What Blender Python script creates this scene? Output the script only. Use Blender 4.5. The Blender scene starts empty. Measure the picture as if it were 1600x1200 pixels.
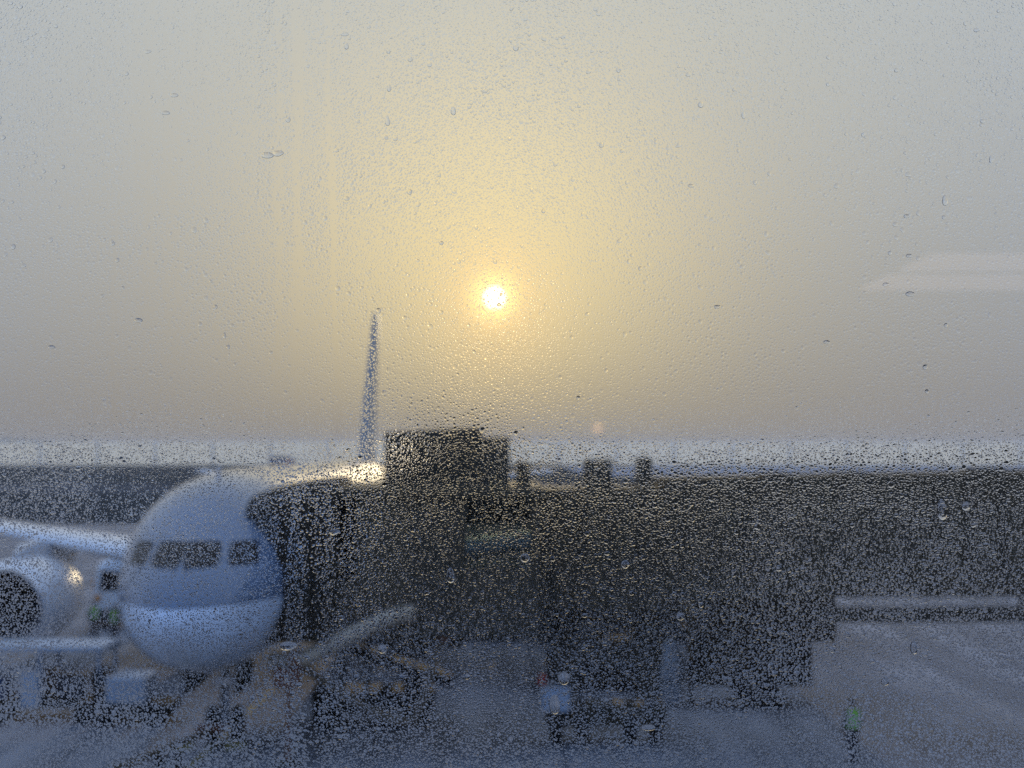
import bpy, bmesh, math, random
import numpy as np
from mathutils import Vector, Matrix
from mathutils.bvhtree import BVHTree

R = math.radians
rng = random.Random(7)
S = bpy.context.scene
COL = S.collection
U = 1.37            # outdoor things are laid out in units of 1.37 m
EYE = 8.77          # eye height above the apron, metres

# ------------------------------------------------------------------ camera
cam_d = bpy.data.cameras.new('camera')
cam = bpy.data.objects.new('camera', cam_d)
COL.objects.link(cam)
cam.location = (0, 0, EYE)
cam.rotation_euler = (R(90 + 2.47), 0, 0)
cam_d.sensor_width = 36
cam_d.lens = 50.6
cam_d.clip_start = 0.02
cam_d.clip_end = 20000
cam_d.dof.use_dof = True
cam_d.dof.focus_distance = 0.632
cam_d.dof.aperture_fstop = 16.0
S.camera = cam

# ------------------------------------------------------------------ sky, sun, exposure
SUN_EL, SUN_AZ = R(5.9), R(-0.7)
SUN_DIR = Vector((math.sin(SUN_AZ) * math.cos(SUN_EL), math.cos(SUN_AZ) * math.cos(SUN_EL), math.sin(SUN_EL)))
W = bpy.data.worlds.new('World')
S.world = W
W.use_nodes = True
nt = W.node_tree
nt.nodes.clear()
def wn(t, **kw):
    n = nt.nodes.new(t)
    for k, v in kw.items():
        setattr(n, k, v)
    return n
def wmath(op, a, b=None, c=None, clamp=False):
    n = wn('ShaderNodeMath', operation=op)
    n.use_clamp = clamp
    for i, v in enumerate((a, b, c)):
        if v is None:
            continue
        if isinstance(v, (int, float)):
            n.inputs[i].default_value = v
        else:
            nt.links.new(v, n.inputs[i])
    return n.outputs[0]
def wscale(col, fac):
    n = wn('ShaderNodeVectorMath', operation='SCALE')
    if isinstance(col, tuple):
        n.inputs[0].default_value = col
    else:
        nt.links.new(col, n.inputs[0])
    if isinstance(fac, (int, float)):
        n.inputs['Scale'].default_value = fac
    else:
        nt.links.new(fac, n.inputs['Scale'])
    return n.outputs[0]
def wadd(a, b):
    n = wn('ShaderNodeVectorMath', operation='ADD')
    nt.links.new(a, n.inputs[0]); nt.links.new(b, n.inputs[1])
    return n.outputs[0]
sky = wn('ShaderNodeTexSky', sky_type='NISHITA')
sky.sun_disc = False
sky.sun_elevation = SUN_EL
sky.sun_rotation = SUN_AZ
sky.altitude = 0
sky.air_density = 0.3
sky.dust_density = 0.0
sky.ozone_density = 1.5
tc = wn('ShaderNodeTexCoord')
dot = wn('ShaderNodeVectorMath', operation='DOT_PRODUCT')
nt.links.new(tc.outputs['Generated'], dot.inputs[0])
dot.inputs[1].default_value = SUN_DIR
om = wmath('SUBTRACT', 1.0, dot.outputs['Value'])
sep = wn('ShaderNodeSeparateXYZ')
nt.links.new(tc.outputs['Generated'], sep.inputs[0])
el = wmath('MAXIMUM', sep.outputs['Z'], 0.0)
def lobe(deg, amp):
    s = R(deg)
    return wmath('MULTIPLY', wmath('EXPONENT', wmath('MULTIPLY', om, -1.0 / (s * s))), amp)
# dust low in the air: dims the clear sky behind it and glows by itself, warm on the sun's side, blue away from it
def wmix(a, b, f):
    n = wn('ShaderNodeMix', data_type='RGBA')
    for k, v in (('A', a), ('B', b)):
        if isinstance(v, tuple): n.inputs[k].default_value = (*v, 1)
        else: nt.links.new(v, n.inputs[k])
    nt.links.new(f, n.inputs['Factor'])
    return n.outputs['Result']
lift = wmath('SUBTRACT', 1.0, wmath('EXPONENT', wmath('MULTIPLY', el, -1 / 0.45)))
side = wmath('POWER', wmath('MULTIPLY_ADD', dot.outputs['Value'], 0.5, 0.5), 2.0)
low = wmix((0.42, 0.72, 1.46), (0.342, 0.318, 0.286), side)
high = wmix((-0.20, -0.34, -0.72), (0.84, 0.96, 0.92), side)
haze_col = wadd(low, wscale(high, lift))
lift2 = wmath('SUBTRACT', 1.0, wmath('EXPONENT', wmath('MULTIPLY', el, -1 / 0.10)))
wide = wscale((1.04, 0.70, 0.04), wmath('MULTIPLY', lobe(5.9, 1.0), lift2))
near = wscale((0.40, 0.16, 0.0), lobe(1.6, 1.0))
glow = wscale((1.0, 0.62, 0.16), lobe(0.55, 2.2))
disc = wmath('SUBTRACT', 1.0, wmath('SMOOTH_MIN', wmath('DIVIDE', om, 1 - math.cos(R(0.47))), 1.0, 0.35), clamp=True)
disc = wscale((1.0, 0.93, 0.74), wmath('MULTIPLY', wmath('MULTIPLY', disc, disc), 60.0))
broad = wscale((0.17, 0.11, 0.02), lobe(17, 1.0))
tot = wadd(wadd(wadd(wadd(wadd(haze_col, wide), near), glow), disc), broad)
bg1 = wn('ShaderNodeBackground'); bg1.inputs['Strength'].default_value = 0.05
nt.links.new(wscale(sky.outputs[0], lift), bg1.inputs['Color'])
bg2 = wn('ShaderNodeBackground'); bg2.inputs['Strength'].default_value = 1.0
nt.links.new(tot, bg2.inputs['Color'])
ad = wn('ShaderNodeAddShader')
nt.links.new(bg1.outputs[0], ad.inputs[0]); nt.links.new(bg2.outputs[0], ad.inputs[1])
wo = wn('ShaderNodeOutputWorld')
nt.links.new(ad.outputs[0], wo.inputs['Surface'])

sun_d = bpy.data.lights.new('sun', 'SUN')
sun_d.energy = 2.0
sun_d.angle = R(0.6)
sun_d.color = (1.0, 0.80, 0.50)
sun = bpy.data.objects.new('sun', sun_d)
sun.rotation_euler = (-SUN_DIR).to_track_quat('-Z', 'Y').to_euler()
sun.location = (0, 60, 60)
COL.objects.link(sun)

vs = S.view_settings
S.display_settings.display_device = 'sRGB'
vs.view_transform = 'Standard'
vs.look = 'None'
vs.exposure = -0.68
vs.gamma = 1.0
vs.use_curve_mapping = False
cy = S.cycles
cy.max_bounces = 10
cy.diffuse_bounces = 3
cy.glossy_bounces = 3
cy.transmission_bounces = 8
cy.transparent_max_bounces = 8
cy.caustics_refractive = False
cy.caustics_reflective = False
cy.sample_clamp_indirect = 4.0
cy.volume_bounces = 1
cy.use_denoising = False
cy.use_adaptive_sampling = False

# ------------------------------------------------------------------ materials
def mat(name, base, rough=0.5, metal=0.0, var=0.12, scale=3.0, bump=0.0, bscale=30.0, coat=0.0, spec=None, streak=None):
    m = bpy.data.materials.new(name)
    m.use_nodes = True
    n = m.node_tree.nodes; l = m.node_tree.links
    b = n['Principled BSDF']
    b.inputs['Roughness'].default_value = rough
    b.inputs['Metallic'].default_value = metal
    b.inputs['Coat Weight'].default_value = coat
    b.inputs['Coat Roughness'].default_value = 0.08
    if spec is not None:
        b.inputs['Specular IOR Level'].default_value = spec
    t = n.new('ShaderNodeTexCoord')
    nz = n.new('ShaderNodeTexNoise'); nz.inputs['Scale'].default_value = scale; nz.inputs['Detail'].default_value = 6
    if streak:
        mp = n.new('ShaderNodeMapping'); mp.inputs['Scale'].default_value = streak
        l.new(t.outputs['Object'], mp.inputs[0]); l.new(mp.outputs[0], nz.inputs['Vector'])
    else:
        l.new(t.outputs['Object'], nz.inputs['Vector'])
    mr = n.new('ShaderNodeMapRange')
    mr.inputs['From Min'].default_value = 0.3; mr.inputs['From Max'].default_value = 0.7
    mr.inputs['To Min'].default_value = 1 - var; mr.inputs['To Max'].default_value = 1 + var
    l.new(nz.outputs['Fac'], mr.inputs[0])
    mx = n.new('ShaderNodeVectorMath'); mx.operation = 'SCALE'
    mx.inputs[0].default_value = base[:3]
    l.new(mr.outputs[0], mx.inputs['Scale'])
    l.new(mx.outputs[0], b.inputs['Base Color'])
    if bump > 0:
        n2 = n.new('ShaderNodeTexNoise'); n2.inputs['Scale'].default_value = bscale; n2.inputs['Detail'].default_value = 4
        l.new(t.outputs['Object'], n2.inputs['Vector'])
        bp = n.new('ShaderNodeBump'); bp.inputs['Strength'].default_value = bump; bp.inputs['Distance'].default_value = 0.02
        l.new(n2.outputs['Fac'], bp.inputs['Height']); l.new(bp.outputs[0], b.inputs['Normal'])
    return m

def glass_mat(name, ior, tint=(1, 1, 1)):
    m = bpy.data.materials.new(name)
    m.use_nodes = True
    n = m.node_tree.nodes; l = m.node_tree.links
    n.clear()
    g = n.new('ShaderNodeBsdfGlass'); g.inputs['IOR'].default_value = ior; g.inputs['Roughness'].default_value = 0.0
    g.inputs['Color'].default_value = (*tint, 1)
    o = n.new('ShaderNodeOutputMaterial')
    l.new(g.outputs[0], o.inputs['Surface'])
    return m

def emit_mat(name, col, strength):
    m = bpy.data.materials.new(name)
    m.use_nodes = True
    n = m.node_tree.nodes; l = m.node_tree.links
    n.clear()
    e = n.new('ShaderNodeEmission'); e.inputs['Color'].default_value = (*col, 1); e.inputs['Strength'].default_value = strength
    o = n.new('ShaderNodeOutputMaterial'); l.new(e.outputs[0], o.inputs['Surface'])
    return m

def fuselage_mat():
    m = mat('aircraft_paint_two_tone', (0.7, 0.7, 0.7), 0.35, var=0.05, scale=1.2, coat=1.0)
    m.node_tree.nodes['Principled BSDF'].inputs['Coat Roughness'].default_value = 0.16
    n = m.node_tree.nodes; l = m.node_tree.links
    b = n['Principled BSDF']
    vm = b.inputs['Base Color'].links[0].from_node
    t = [x for x in n if x.type == 'TEX_COORD'][0]
    sp = n.new('ShaderNodeSeparateXYZ'); l.new(t.outputs['Object'], sp.inputs[0])
    st = n.new('ShaderNodeMath'); st.operation = 'GREATER_THAN'; st.inputs[1].default_value = 3.42 * U
    l.new(sp.outputs['Z'], st.inputs[0])
    mx = n.new('ShaderNodeMix'); mx.data_type = 'RGBA'
    mx.inputs['A'].default_value = (0.80, 0.87, 0.95, 1); mx.inputs['B'].default_value = (0.15, 0.20, 0.28, 1)
    l.new(st.outputs[0], mx.inputs['Factor'])
    l.new(mx.outputs['Result'], vm.inputs[0])
    return m

def apron_mat():
    m = mat('apron_concrete', (0.31, 0.305, 0.315), 0.85, spec=0.05, var=0.22, scale=0.12, bump=0.15, bscale=8)
    n = m.node_tree.nodes; l = m.node_tree.links
    b = n['Principled BSDF']
    vm = b.inputs['Base Color'].links[0].from_node
    t = [x for x in n if x.type == 'TEX_COORD'][0]
    # tyre marks and oil stains stretched along the taxi direction
    mp = n.new('ShaderNodeMapping'); mp.inputs['Scale'].default_value = (0.9, 0.05, 1)
    l.new(t.outputs['Object'], mp.inputs[0])
    nz = n.new('ShaderNodeTexNoise'); nz.inputs['Scale'].default_value = 1.0; nz.inputs['Detail'].default_value = 5
    l.new(mp.outputs[0], nz.inputs['Vector'])
    cr = n.new('ShaderNodeMapRange'); cr.inputs['From Min'].default_value = 0.42; cr.inputs['From Max'].default_value = 0.62
    cr.inputs['To Min'].default_value = 0.62; cr.inputs['To Max'].default_value = 1.08
    l.new(nz.outputs['Fac'], cr.inputs[0])
    mm = n.new('ShaderNodeVectorMath'); mm.operation = 'SCALE'
    l.new(vm.outputs[0], mm.inputs[0]); l.new(cr.outputs[0], mm.inputs['Scale'])
    l.new(mm.outputs[0], b.inputs['Base Color'])
    return m

M = dict(
    fus=fuselage_mat(),
    white=mat('aircraft_white', (0.80, 0.80, 0.80), 0.28, var=0.05, scale=1.0, coat=0.4),
    lightgrey=mat('aircraft_grey', (0.60, 0.61, 0.63), 0.3, var=0.06, scale=1.0, coat=0.3),
    fingrey=mat('fin_grey', (0.24, 0.25, 0.26), 0.35, var=0.06, scale=1.0, coat=0.2),
    alu=mat('bare_aluminium', (0.72, 0.72, 0.74), 0.22, metal=0.9, var=0.06),
    cockpit=mat('cockpit_glass', (0.014, 0.010, 0.009), 0.06, var=0.05, spec=0.18),
    dark=mat('dark_steel', (0.034, 0.030, 0.024), 0.8, spec=0.1, var=0.25, scale=2),
    black=mat('black_rubber', (0.018, 0.018, 0.018), 0.85, var=0.2, spec=0.1),
    fan=mat('fan_titanium', (0.10, 0.10, 0.11), 0.4, metal=0.6, var=0.1),
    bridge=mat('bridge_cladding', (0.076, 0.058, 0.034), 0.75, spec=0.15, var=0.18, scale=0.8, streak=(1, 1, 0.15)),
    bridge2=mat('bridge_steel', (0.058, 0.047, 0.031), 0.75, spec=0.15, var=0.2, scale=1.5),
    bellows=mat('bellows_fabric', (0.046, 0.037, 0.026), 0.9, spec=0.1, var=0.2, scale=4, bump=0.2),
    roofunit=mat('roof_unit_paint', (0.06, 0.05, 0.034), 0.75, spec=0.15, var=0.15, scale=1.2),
    uld=mat('added_container_skin', (0.13, 0.13, 0.125), 0.6, var=0.25, scale=2),
    pale=mat('pale_blue_paint', (0.40, 0.46, 0.53), 0.4, var=0.1, scale=2),
    hose=mat('pale_hose_fabric', (0.58, 0.47, 0.33), 0.75, var=0.15, scale=4, bump=0.3),
    brown=mat('brown_hose_rubber', (0.12, 0.085, 0.05), 0.7, var=0.2, scale=4),
    rust=mat('rusty_coupling', (0.20, 0.08, 0.04), 0.7, var=0.25, scale=6),
    apron=apron_mat(),
    joint=mat('joint_tar', (0.06, 0.06, 0.065), 0.7, var=0.2, scale=2),
    grass=mat('dry_grass', (0.026, 0.032, 0.037), 0.95, var=0.35, scale=0.03, spec=0.0),
    taxi=mat('taxiway_asphalt', (0.06, 0.065, 0.075), 0.85, spec=0.0, var=0.15, scale=0.05),
    runway=mat('runway_concrete', (0.34, 0.34, 0.37), 0.85, var=0.12, scale=0.03, spec=0.0),
    yellow=mat('yellow_line', (0.30, 0.24, 0.08), 0.6, var=0.25, scale=3),
    whiteline=mat('white_line', (0.65, 0.65, 0.64), 0.6, var=0.25, scale=3),
    redline=mat('red_line', (0.45, 0.08, 0.06), 0.6, var=0.25, scale=3),
    barrier=mat('barrier_panel', (0.74, 0.77, 0.78), 0.5, var=0.05, scale=0.2),
    post=mat('barrier_post', (0.66, 0.68, 0.70), 0.5, var=0.08),
    hill=mat('hill_scrub', (0.12, 0.12, 0.11), 0.95, var=0.3, scale=0.02),
    vanwhite=mat('truck_white', (0.78, 0.78, 0.76), 0.3, var=0.06, coat=0.4),
    cart=mat('cart_paint', (0.26, 0.30, 0.35), 0.5, var=0.2, scale=3),
    bag1=mat('suitcase_black', (0.03, 0.03, 0.035), 0.6, var=0.3),
    bag2=mat('suitcase_brown', (0.14, 0.08, 0.045), 0.6, var=0.3),
    bag3=mat('suitcase_blue', (0.05, 0.07, 0.13), 0.5, var=0.2),
    amber=mat('amber_lens', (0.75, 0.30, 0.06), 0.3, var=0.05),
    redlens=mat('red_lens', (0.45, 0.04, 0.03), 0.3, var=0.05),
    hivis=mat('hi_vis_green', (0.26, 0.52, 0.06), 0.7, var=0.12, scale=9),
    silver=mat('reflective_tape', (0.6, 0.6, 0.6), 0.35, var=0.05),
    navy=mat('navy_cloth', (0.025, 0.03, 0.045), 0.9, var=0.2, scale=10),
    skin=mat('skin', (0.33, 0.19, 0.13), 0.55, var=0.08),
    hair=mat('dark_hair', (0.015, 0.012, 0.01), 0.6, var=0.2, scale=40),
    hallwall=mat('hall_wall', (0.16, 0.155, 0.15), 0.8, var=0.08),
    hallfloor=mat('hall_floor', (0.10, 0.10, 0.10), 0.5, var=0.1),
    mull=mat('mullion_aluminium', (0.16, 0.16, 0.165), 0.4, metal=0.5, var=0.08),
    facade=mat('facade_panel', (0.42, 0.42, 0.42), 0.5, var=0.08),
    glass=glass_mat('window_glass', 1.45),
    cabglass=glass_mat('tinted_cab_glass', 1.02, (0.50, 0.54, 0.54)),
    water=glass_mat('dew_water', 1.333),
    lamp=emit_mat('ceiling_lamp_light', (1.0, 0.80, 0.76), 1.2),
    spot=emit_mat('warm_spot_light', (1.0, 0.55, 0.25), 4.0),
)

def milky_mat(name, base, tr):
    m = mat(name, base, 0.5, var=0.05, scale=0.2)
    n = m.node_tree.nodes; l = m.node_tree.links
    b = n['Principled BSDF']; o = n['Material Output']
    t = n.new('ShaderNodeBsdfTranslucent'); t.inputs['Color'].default_value = (*tr, 1)
    mx = n.new('ShaderNodeMixShader'); mx.inputs[0].default_value = 0.8
    l.new(b.outputs[0], mx.inputs[1]); l.new(t.outputs[0], mx.inputs[2]); l.new(mx.outputs[0], o.inputs['Surface'])
    return m
M['barrier'] = milky_mat('milky_barrier_panel', (0.74, 0.77, 0.78), (0.95, 0.98, 0.97))

# ------------------------------------------------------------------ mesh helpers
class MB:
    def __init__(self):
        self.v = []; self.f = []
    def add(self, v, f):
        o = len(self.v)
        self.v += [tuple(p) for p in v]
        self.f += [tuple(i + o for i in q) for q in f]
        return self
    def box(self, x0, x1, y0, y1, z0, z1, bev=0.0):
        if bev <= 0:
            v = [(x0,y0,z0),(x1,y0,z0),(x1,y1,z0),(x0,y1,z0),(x0,y0,z1),(x1,y0,z1),(x1,y1,z1),(x0,y1,z1)]
            return self.add(v, [(0,3,2,1),(4,5,6,7),(0,1,5,4),(1,2,6,5),(2,3,7,6),(3,0,4,7)])
        bm = bmesh.new()
        vs_ = [bm.verts.new(p) for p in [(x0,y0,z0),(x1,y0,z0),(x1,y1,z0),(x0,y1,z0),(x0,y0,z1),(x1,y0,z1),(x1,y1,z1),(x0,y1,z1)]]
        for q in [(0,3,2,1),(4,5,6,7),(0,1,5,4),(1,2,6,5),(2,3,7,6),(3,0,4,7)]:
            bm.faces.new([vs_[i] for i in q])
        bmesh.ops.bevel(bm, geom=bm.edges[:], offset=bev, segments=2, affect='EDGES', profile=0.6)
        bm.verts.index_update()
        self.add([x.co[:] for x in bm.verts], [[x.index for x in fc.verts] for fc in bm.faces])
        bm.free()
        return self
    def loft(self, rings, cap0=True, cap1=True, closed=True):
        n = len(rings[0]); v = []; f = []
        for r in rings:
            v += r
        for i in range(len(rings) - 1):
            for j in range(n if closed else n - 1):
                a = i*n + j; b = i*n + (j+1) % n
                f.append((a, b, b + n, a + n))
        if cap0: f.append(tuple(range(n - 1, -1, -1)))
        if cap1: f.append(tuple((len(rings)-1)*n + j for j in range(n)))
        return self.add(v, f)
    def tube(self, pts, rad, seg=10, cap=True):
        pts = [Vector(p) for p in pts]
        rads = rad if isinstance(rad, (list, tuple)) else [rad] * len(pts)
        rings = []
        prev = None
        for i, p in enumerate(pts):
            d = (pts[min(i+1, len(pts)-1)] - pts[max(i-1, 0)]).normalized()
            if prev is None:
                a = Vector((0, 0, 1)) if abs(d.z) < 0.9 else Vector((1, 0, 0))
                u = d.cross(a).normalized()
            else:
                u = (prev - d * prev.dot(d)).normalized()
            prev = u
            w = d.cross(u)
            rings.append([tuple(p + rads[i] * (math.cos(t) * u + math.sin(t) * w)) for t in [2*math.pi*k/seg for k in range(seg)]])
        return self.loft(rings, cap, cap)
    def lathe(self, prof, c=(0,0,0), axis='y', seg=32, close=False):
        rings = []
        for a, r in prof:
            ring = []
            for k in range(seg):
                t = 2*math.pi*k/seg
                p, q = r*math.cos(t), r*math.sin(t)
                if axis == 'y': ring.append((c[0]+p, c[1]+a, c[2]+q))
                elif axis == 'x': ring.append((c[0]+a, c[1]+p, c[2]+q))
                else: ring.append((c[0]+p, c[1]+q, c[2]+a))
            rings.append(ring)
        return self.loft(rings, close, close)
    def prism(self, poly, y0, y1):
        """polygon in (x, z) pulled from y0 to y1"""
        return self.loft([[(x, y0, z) for x, z in poly], [(x, y1, z) for x, z in poly]])
    def build(self, name, m, parent=None, k=U, smooth=False, angle=None):
        me = bpy.data.meshes.new(name)
        me.from_pydata([(x*k, y*k, z*k) for x, y, z in self.v], [], self.f)
        bm = bmesh.new(); bm.from_mesh(me)
        bmesh.ops.recalc_face_normals(bm, faces=bm.faces[:])
        bm.to_mesh(me); bm.free()
        if smooth:
            me.polygons.foreach_set('use_smooth', [True]*len(me.polygons))
            me.set_sharp_from_angle(angle=R(angle or 40))
        me.materials.append(m)
        o = bpy.data.objects.new(name, me)
        COL.objects.link(o)
        o.parent = parent
        return o
def tag(o, label=None, cat=None, group=None, kind=None):
    if label: o['label'] = label
    if cat: o['category'] = cat
    if group: o['group'] = group
    if kind: o['kind'] = kind
    return o
def thing(name, label, cat, loc=(0,0,0), rz=0, group=None, k=U):
    o = bpy.data.objects.new(name, None)
    COL.objects.link(o)
    o.location = (loc[0]*k, loc[1]*k, loc[2]*k)
    o.rotation_euler = (0, 0, rz)
    o.empty_display_size = 0.3
    return tag(o, label, cat, group)
def copy_part(src, parent, loc=(0,0,0), k=U, rot=None, scale=None):
    o = src.copy(); COL.objects.link(o); o.parent = parent
    o.location = (loc[0]*k, loc[1]*k, loc[2]*k)
    if rot: o.rotation_euler = rot
    if scale: o.scale = scale
    return o

# ================================================================== setting: ground
def sheet(name, x0, x1, y0, y1, z, m, k=U):
    return MB().add([(x0,y0,z),(x1,y0,z),(x1,y1,z),(x0,y1,z)], [(0,1,2,3)]).build(name, m, None, k)
g = sheet('ground', -2600, 2600, -600, 3600, -0.012, M['grass']); tag(g, kind='structure')
apron = sheet('apron', -160, 160, -14, 118, 0.0, M['apron']); tag(apron, kind='structure')
tw = sheet('taxiway', -900, 900, 196, 250, -0.004, M['taxi']); tag(tw, kind='structure')
rw = sheet('runway', 16, 1200, 300, 474, -0.004, M['runway']); tag(rw, kind='structure')
# slab joints, each a thin tarred strip let into the apron
jm = MB()
for i in range(-16, 17):
    x = i * 5.2 + 1.1
    jm.add([(x-.018,-13,.003),(x+.018,-13,.003),(x+.018,117,.003),(x-.018,117,.003)], [(0,1,2,3)])
jo = jm.build('slab_joint', M['joint'], apron); jo['kind'] = 'stuff'
jm = MB()
for i in range(-2, 23):
    y = i * 5.2 + 0.6
    jm.add([(-80,y-.018,.0045),(80,y-.018,.0045),(80,y+.018,.0045),(-80,y+.018,.0045)], [(0,1,2,3)])
jo = jm.build('slab_joint', M['joint'], apron); jo['kind'] = 'stuff'
def line(pts, w, z, m, name):
    mb = MB()
    for (ax, ay), (bx, by) in zip(pts, pts[1:]):
        d = Vector((bx-ax, by-ay)).normalized(); n = Vector((-d.y, d.x)) * w / 2
        mb.add([(ax+n.x, ay+n.y, z), (ax-n.x, ay-n.y, z), (bx-n.x, by-n.y, z), (bx+n.x, by+n.y, z)], [(0,1,2,3)])
    return mb.build(name, m, apron)
line([(-6.55, 20), (-5.3, 112)], 0.14, .007, M['yellow'], 'lead_in_line')
line([(5.2, 15), (40, 19.0)], 0.13, .0085, M['whiteline'], 'stand_line')
line([(4.6, 12.5), (40, 16.0)], 0.13, .0085, M['whiteline'], 'stand_line')
line([(-40, 112), (40, 112)], 0.16, .0085, M['yellow'], 'taxi_line')

# hills far behind
def hill(cx, wdt, h, y):
    n = 40
    rr = random.Random(int(cx))
    ph = [rr.uniform(0, 6) for _ in range(4)]
    top = []
    for i in range(n + 1):
        t = i / n
        e = math.sin(math.pi * t) ** 0.7
        top.append((cx - wdt/2 + wdt*t, h * e * (0.75 + 0.12*math.sin(9*t+ph[0]) + 0.08*math.sin(23*t+ph[1]) + 0.05*math.sin(51*t+ph[2]))))
    rings = []
    for sft, hh in ((-120, 0.0), (-60, .6), (0, 1.0), (80, .7), (160, 0.0)):
        rings.append([(x, y + sft, -0.5 + max(z * hh, 0)) for x, z in top])
    o = MB().loft(rings, False, False, closed=False).build('hill', M['hill'], None, U, True, 60)
    return tag(o, kind='structure')
hill(-760, 520, 23, 1900)
hill(900, 1500, 10, 2300)

# perimeter barrier: tall pale panels between posts
br = thing('perimeter_barrier', 'long pale milky perimeter barrier of tall panels across the far airfield', 'barrier', (0, 480, 0))
PW = 19.2
pan = None
for i in range(-15, 16):
    x = i * PW + 6.0
    if pan is None:
        pan = MB().box(-PW/2+.25, PW/2-.25, -.12, .12, 0.0, 7.7).build('barrier_panel', M['barrier'], br)
        pst = MB().box(-.2, .2, -.3, .3, 0, 7.95).build('barrier_post', M['post'], br)
        pan.location = (x*U, 0, 0); pst.location = ((x+PW/2)*U, 0, 0)
    else:
        copy_part(pan, br, (x, 0, 0)); copy_part(pst, br, (x+PW/2, 0, 0))

# ================================================================== the airliner
AX = thing('airliner', 'white twin engined airliner parked nose towards the window', 'aircraft', (-6.22, 26.3, 0), -0.0100)
CH = 3.83
prof = [(0,-.66,-.66,.02),(.06,-.42,-.90,.24),(.2,-.20,-1.08,.44),(.5,.10,-1.32,.74),(1.0,.44,-1.56,1.08),(1.6,.80,-1.74,1.36),(2.2,1.22,-1.87,1.57),
        (2.8,1.58,-1.95,1.72),(3.5,1.83,-2.01,1.84),(4.4,1.98,-2.05,1.92),(5.4,2.05,-2.07,1.965),(6.6,2.07,-2.07,1.975),(10,2.07,-2.07,1.975),
        (16,2.07,-2.07,1.975),(22,2.07,-2.07,1.975),(25,2.07,-1.98,1.955),(28,2.05,-1.55,1.82),(31,1.96,-.85,1.45),(33.5,1.83,-.10,1.05),(35.5,1.65,.55,.65),(37.0,1.40,.92,.32),(37.6,1.25,1.05,.1)]
def lerp_prof(s):
    for a, b in zip(prof, prof[1:]):
        if a[0] <= s <= b[0]:
            t = (s - a[0]) / (b[0] - a[0])
            return [a[i] + (b[i]-a[i])*t for i in range(1, 4)]
    return prof[-1][1:]
NS = 56
def smooth_station(s):
    # average over a short window keeps the nose free of facets
    w = min(0.25, s * 0.3)
    a = [lerp_prof(max(0, s + d*w)) for d in (-1, -.5, 0, .5, 1)]
    return [sum(x[i] for x in a)/5 for i in range(3)]
stations = [0, .02, .06, .12, .2, .3, .42, .56, .72, .9, 1.1, 1.3, 1.5, 1.7, 1.9, 2.1, 2.3, 2.5, 2.7, 2.95, 3.2, 3.5, 3.9, 4.4, 5, 5.6, 6.6, 8, 10, 13, 16, 19, 22, 24, 26, 28, 29.5, 31, 32.3, 33.5, 34.6, 35.5, 36.3, 37, 37.6]
rings = []
for s in stations:
    t, b, hw = smooth_station(s)
    zc = (t + b)/2 - 0.0; rz = (t - b)/2
    # widest point sits a little below the middle in front of the windscreen
    rings.append([(hw*math.sin(2*math.pi*k/NS), s, CH + zc + rz*math.cos(2*math.pi*k/NS)) for k in range(NS)])
fus_mb = MB().loft(rings)
fuselage = fus_mb.build('fuselage', M['fus'], AX, U, True, 60)
bvh = BVHTree.FromPolygons([Vector(p) for p in fus_mb.v], fus_mb.f)
def fpane(x0, x1, z0, z1, dirv, name, top_in=0.0, rnd=0.25):
    """a cockpit pane laid on the skin: grid of points sent onto the fuselage from the front"""
    n = 8; v = []; f = []
    cx, cz = (x0+x1)/2, (z0+z1)/2
    for i in range(n+1):
        for j in range(n+1):
            a, b = 2*i/n - 1, 2*j/n - 1
            # rounded rectangle
            a2 = a * math.sqrt(1 - rnd*b*b/2); b2 = b * math.sqrt(1 - rnd*a*a/2)
            x = cx + a2*(x1-x0)/2; z = CH + cz + b2*(z1-z0)/2
            x = x + top_in * (b2 + 1)/2
            org = Vector((x, 0, z)) - Vector(dirv)*8
            hit = bvh.ray_cast(org, Vector(dirv))
            if hit[0] is None:
                hit = bvh.find_nearest(Vector((x, 2.2, z)))
            nn = hit[1]
            if nn.dot(Vector(dirv)) > 0: nn = -nn
            v.append(tuple(hit[0] + nn*0.012))
    for i in range(n):
        for j in range(n):
            q = i*(n+1)+j
            f.append((q, q+1, q+n+2, q+n+1))
    return MB().add(v, f).build(name, M['cockpit'], AX, U, True, 60)
fd = Vector((0, 1, 0))
for sx in (1, -1):
    a, b = (.035, .655) if sx > 0 else (-.655, -.035)
    fpane(a, b, .28, .74, fd, 'windscreen_pane', -.05*sx)
    a, b = (.80, 1.27) if sx > 0 else (-1.27, -.80)
    fpane(a, b, .28, .72, fd, 'cockpit_side_pane', -.08*sx)
# radome seam, wipers and probes
t_, b_, hw_ = smooth_station(1.3)
ring = [(1.002*hw_*math.sin(2*math.pi*k/40), 1.3, CH + (t_+b_)/2 + 1.002*(t_-b_)/2*math.cos(2*math.pi*k/40)) for k in range(41)]
MB().tube(ring, .008, 5).build('radome_seam', M['dark'], AX, U, True)
def on_skin(x, z):
    h = bvh.ray_cast(Vector((x, -8, CH + z)), Vector((0, 1, 0)))
    return h[0] + Vector((0, -.035, .012))
for sx in (1, -1):
    MB().tube([on_skin(sx*.10, .24), on_skin(sx*.22, .42), on_skin(sx*.38, .66)], [.016, .012, .007], 5).build('wiper', M['black'], AX)
    for z in (-.25, -.45):
        p0 = on_skin(sx*1.12, z)
        MB().tube([p0, p0 + Vector((sx*.10, -.03, 0)), p0 + Vector((sx*.12, -.16, 0))], [.02, .016, .008], 6).build('probe', M['alu'], AX)
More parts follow.
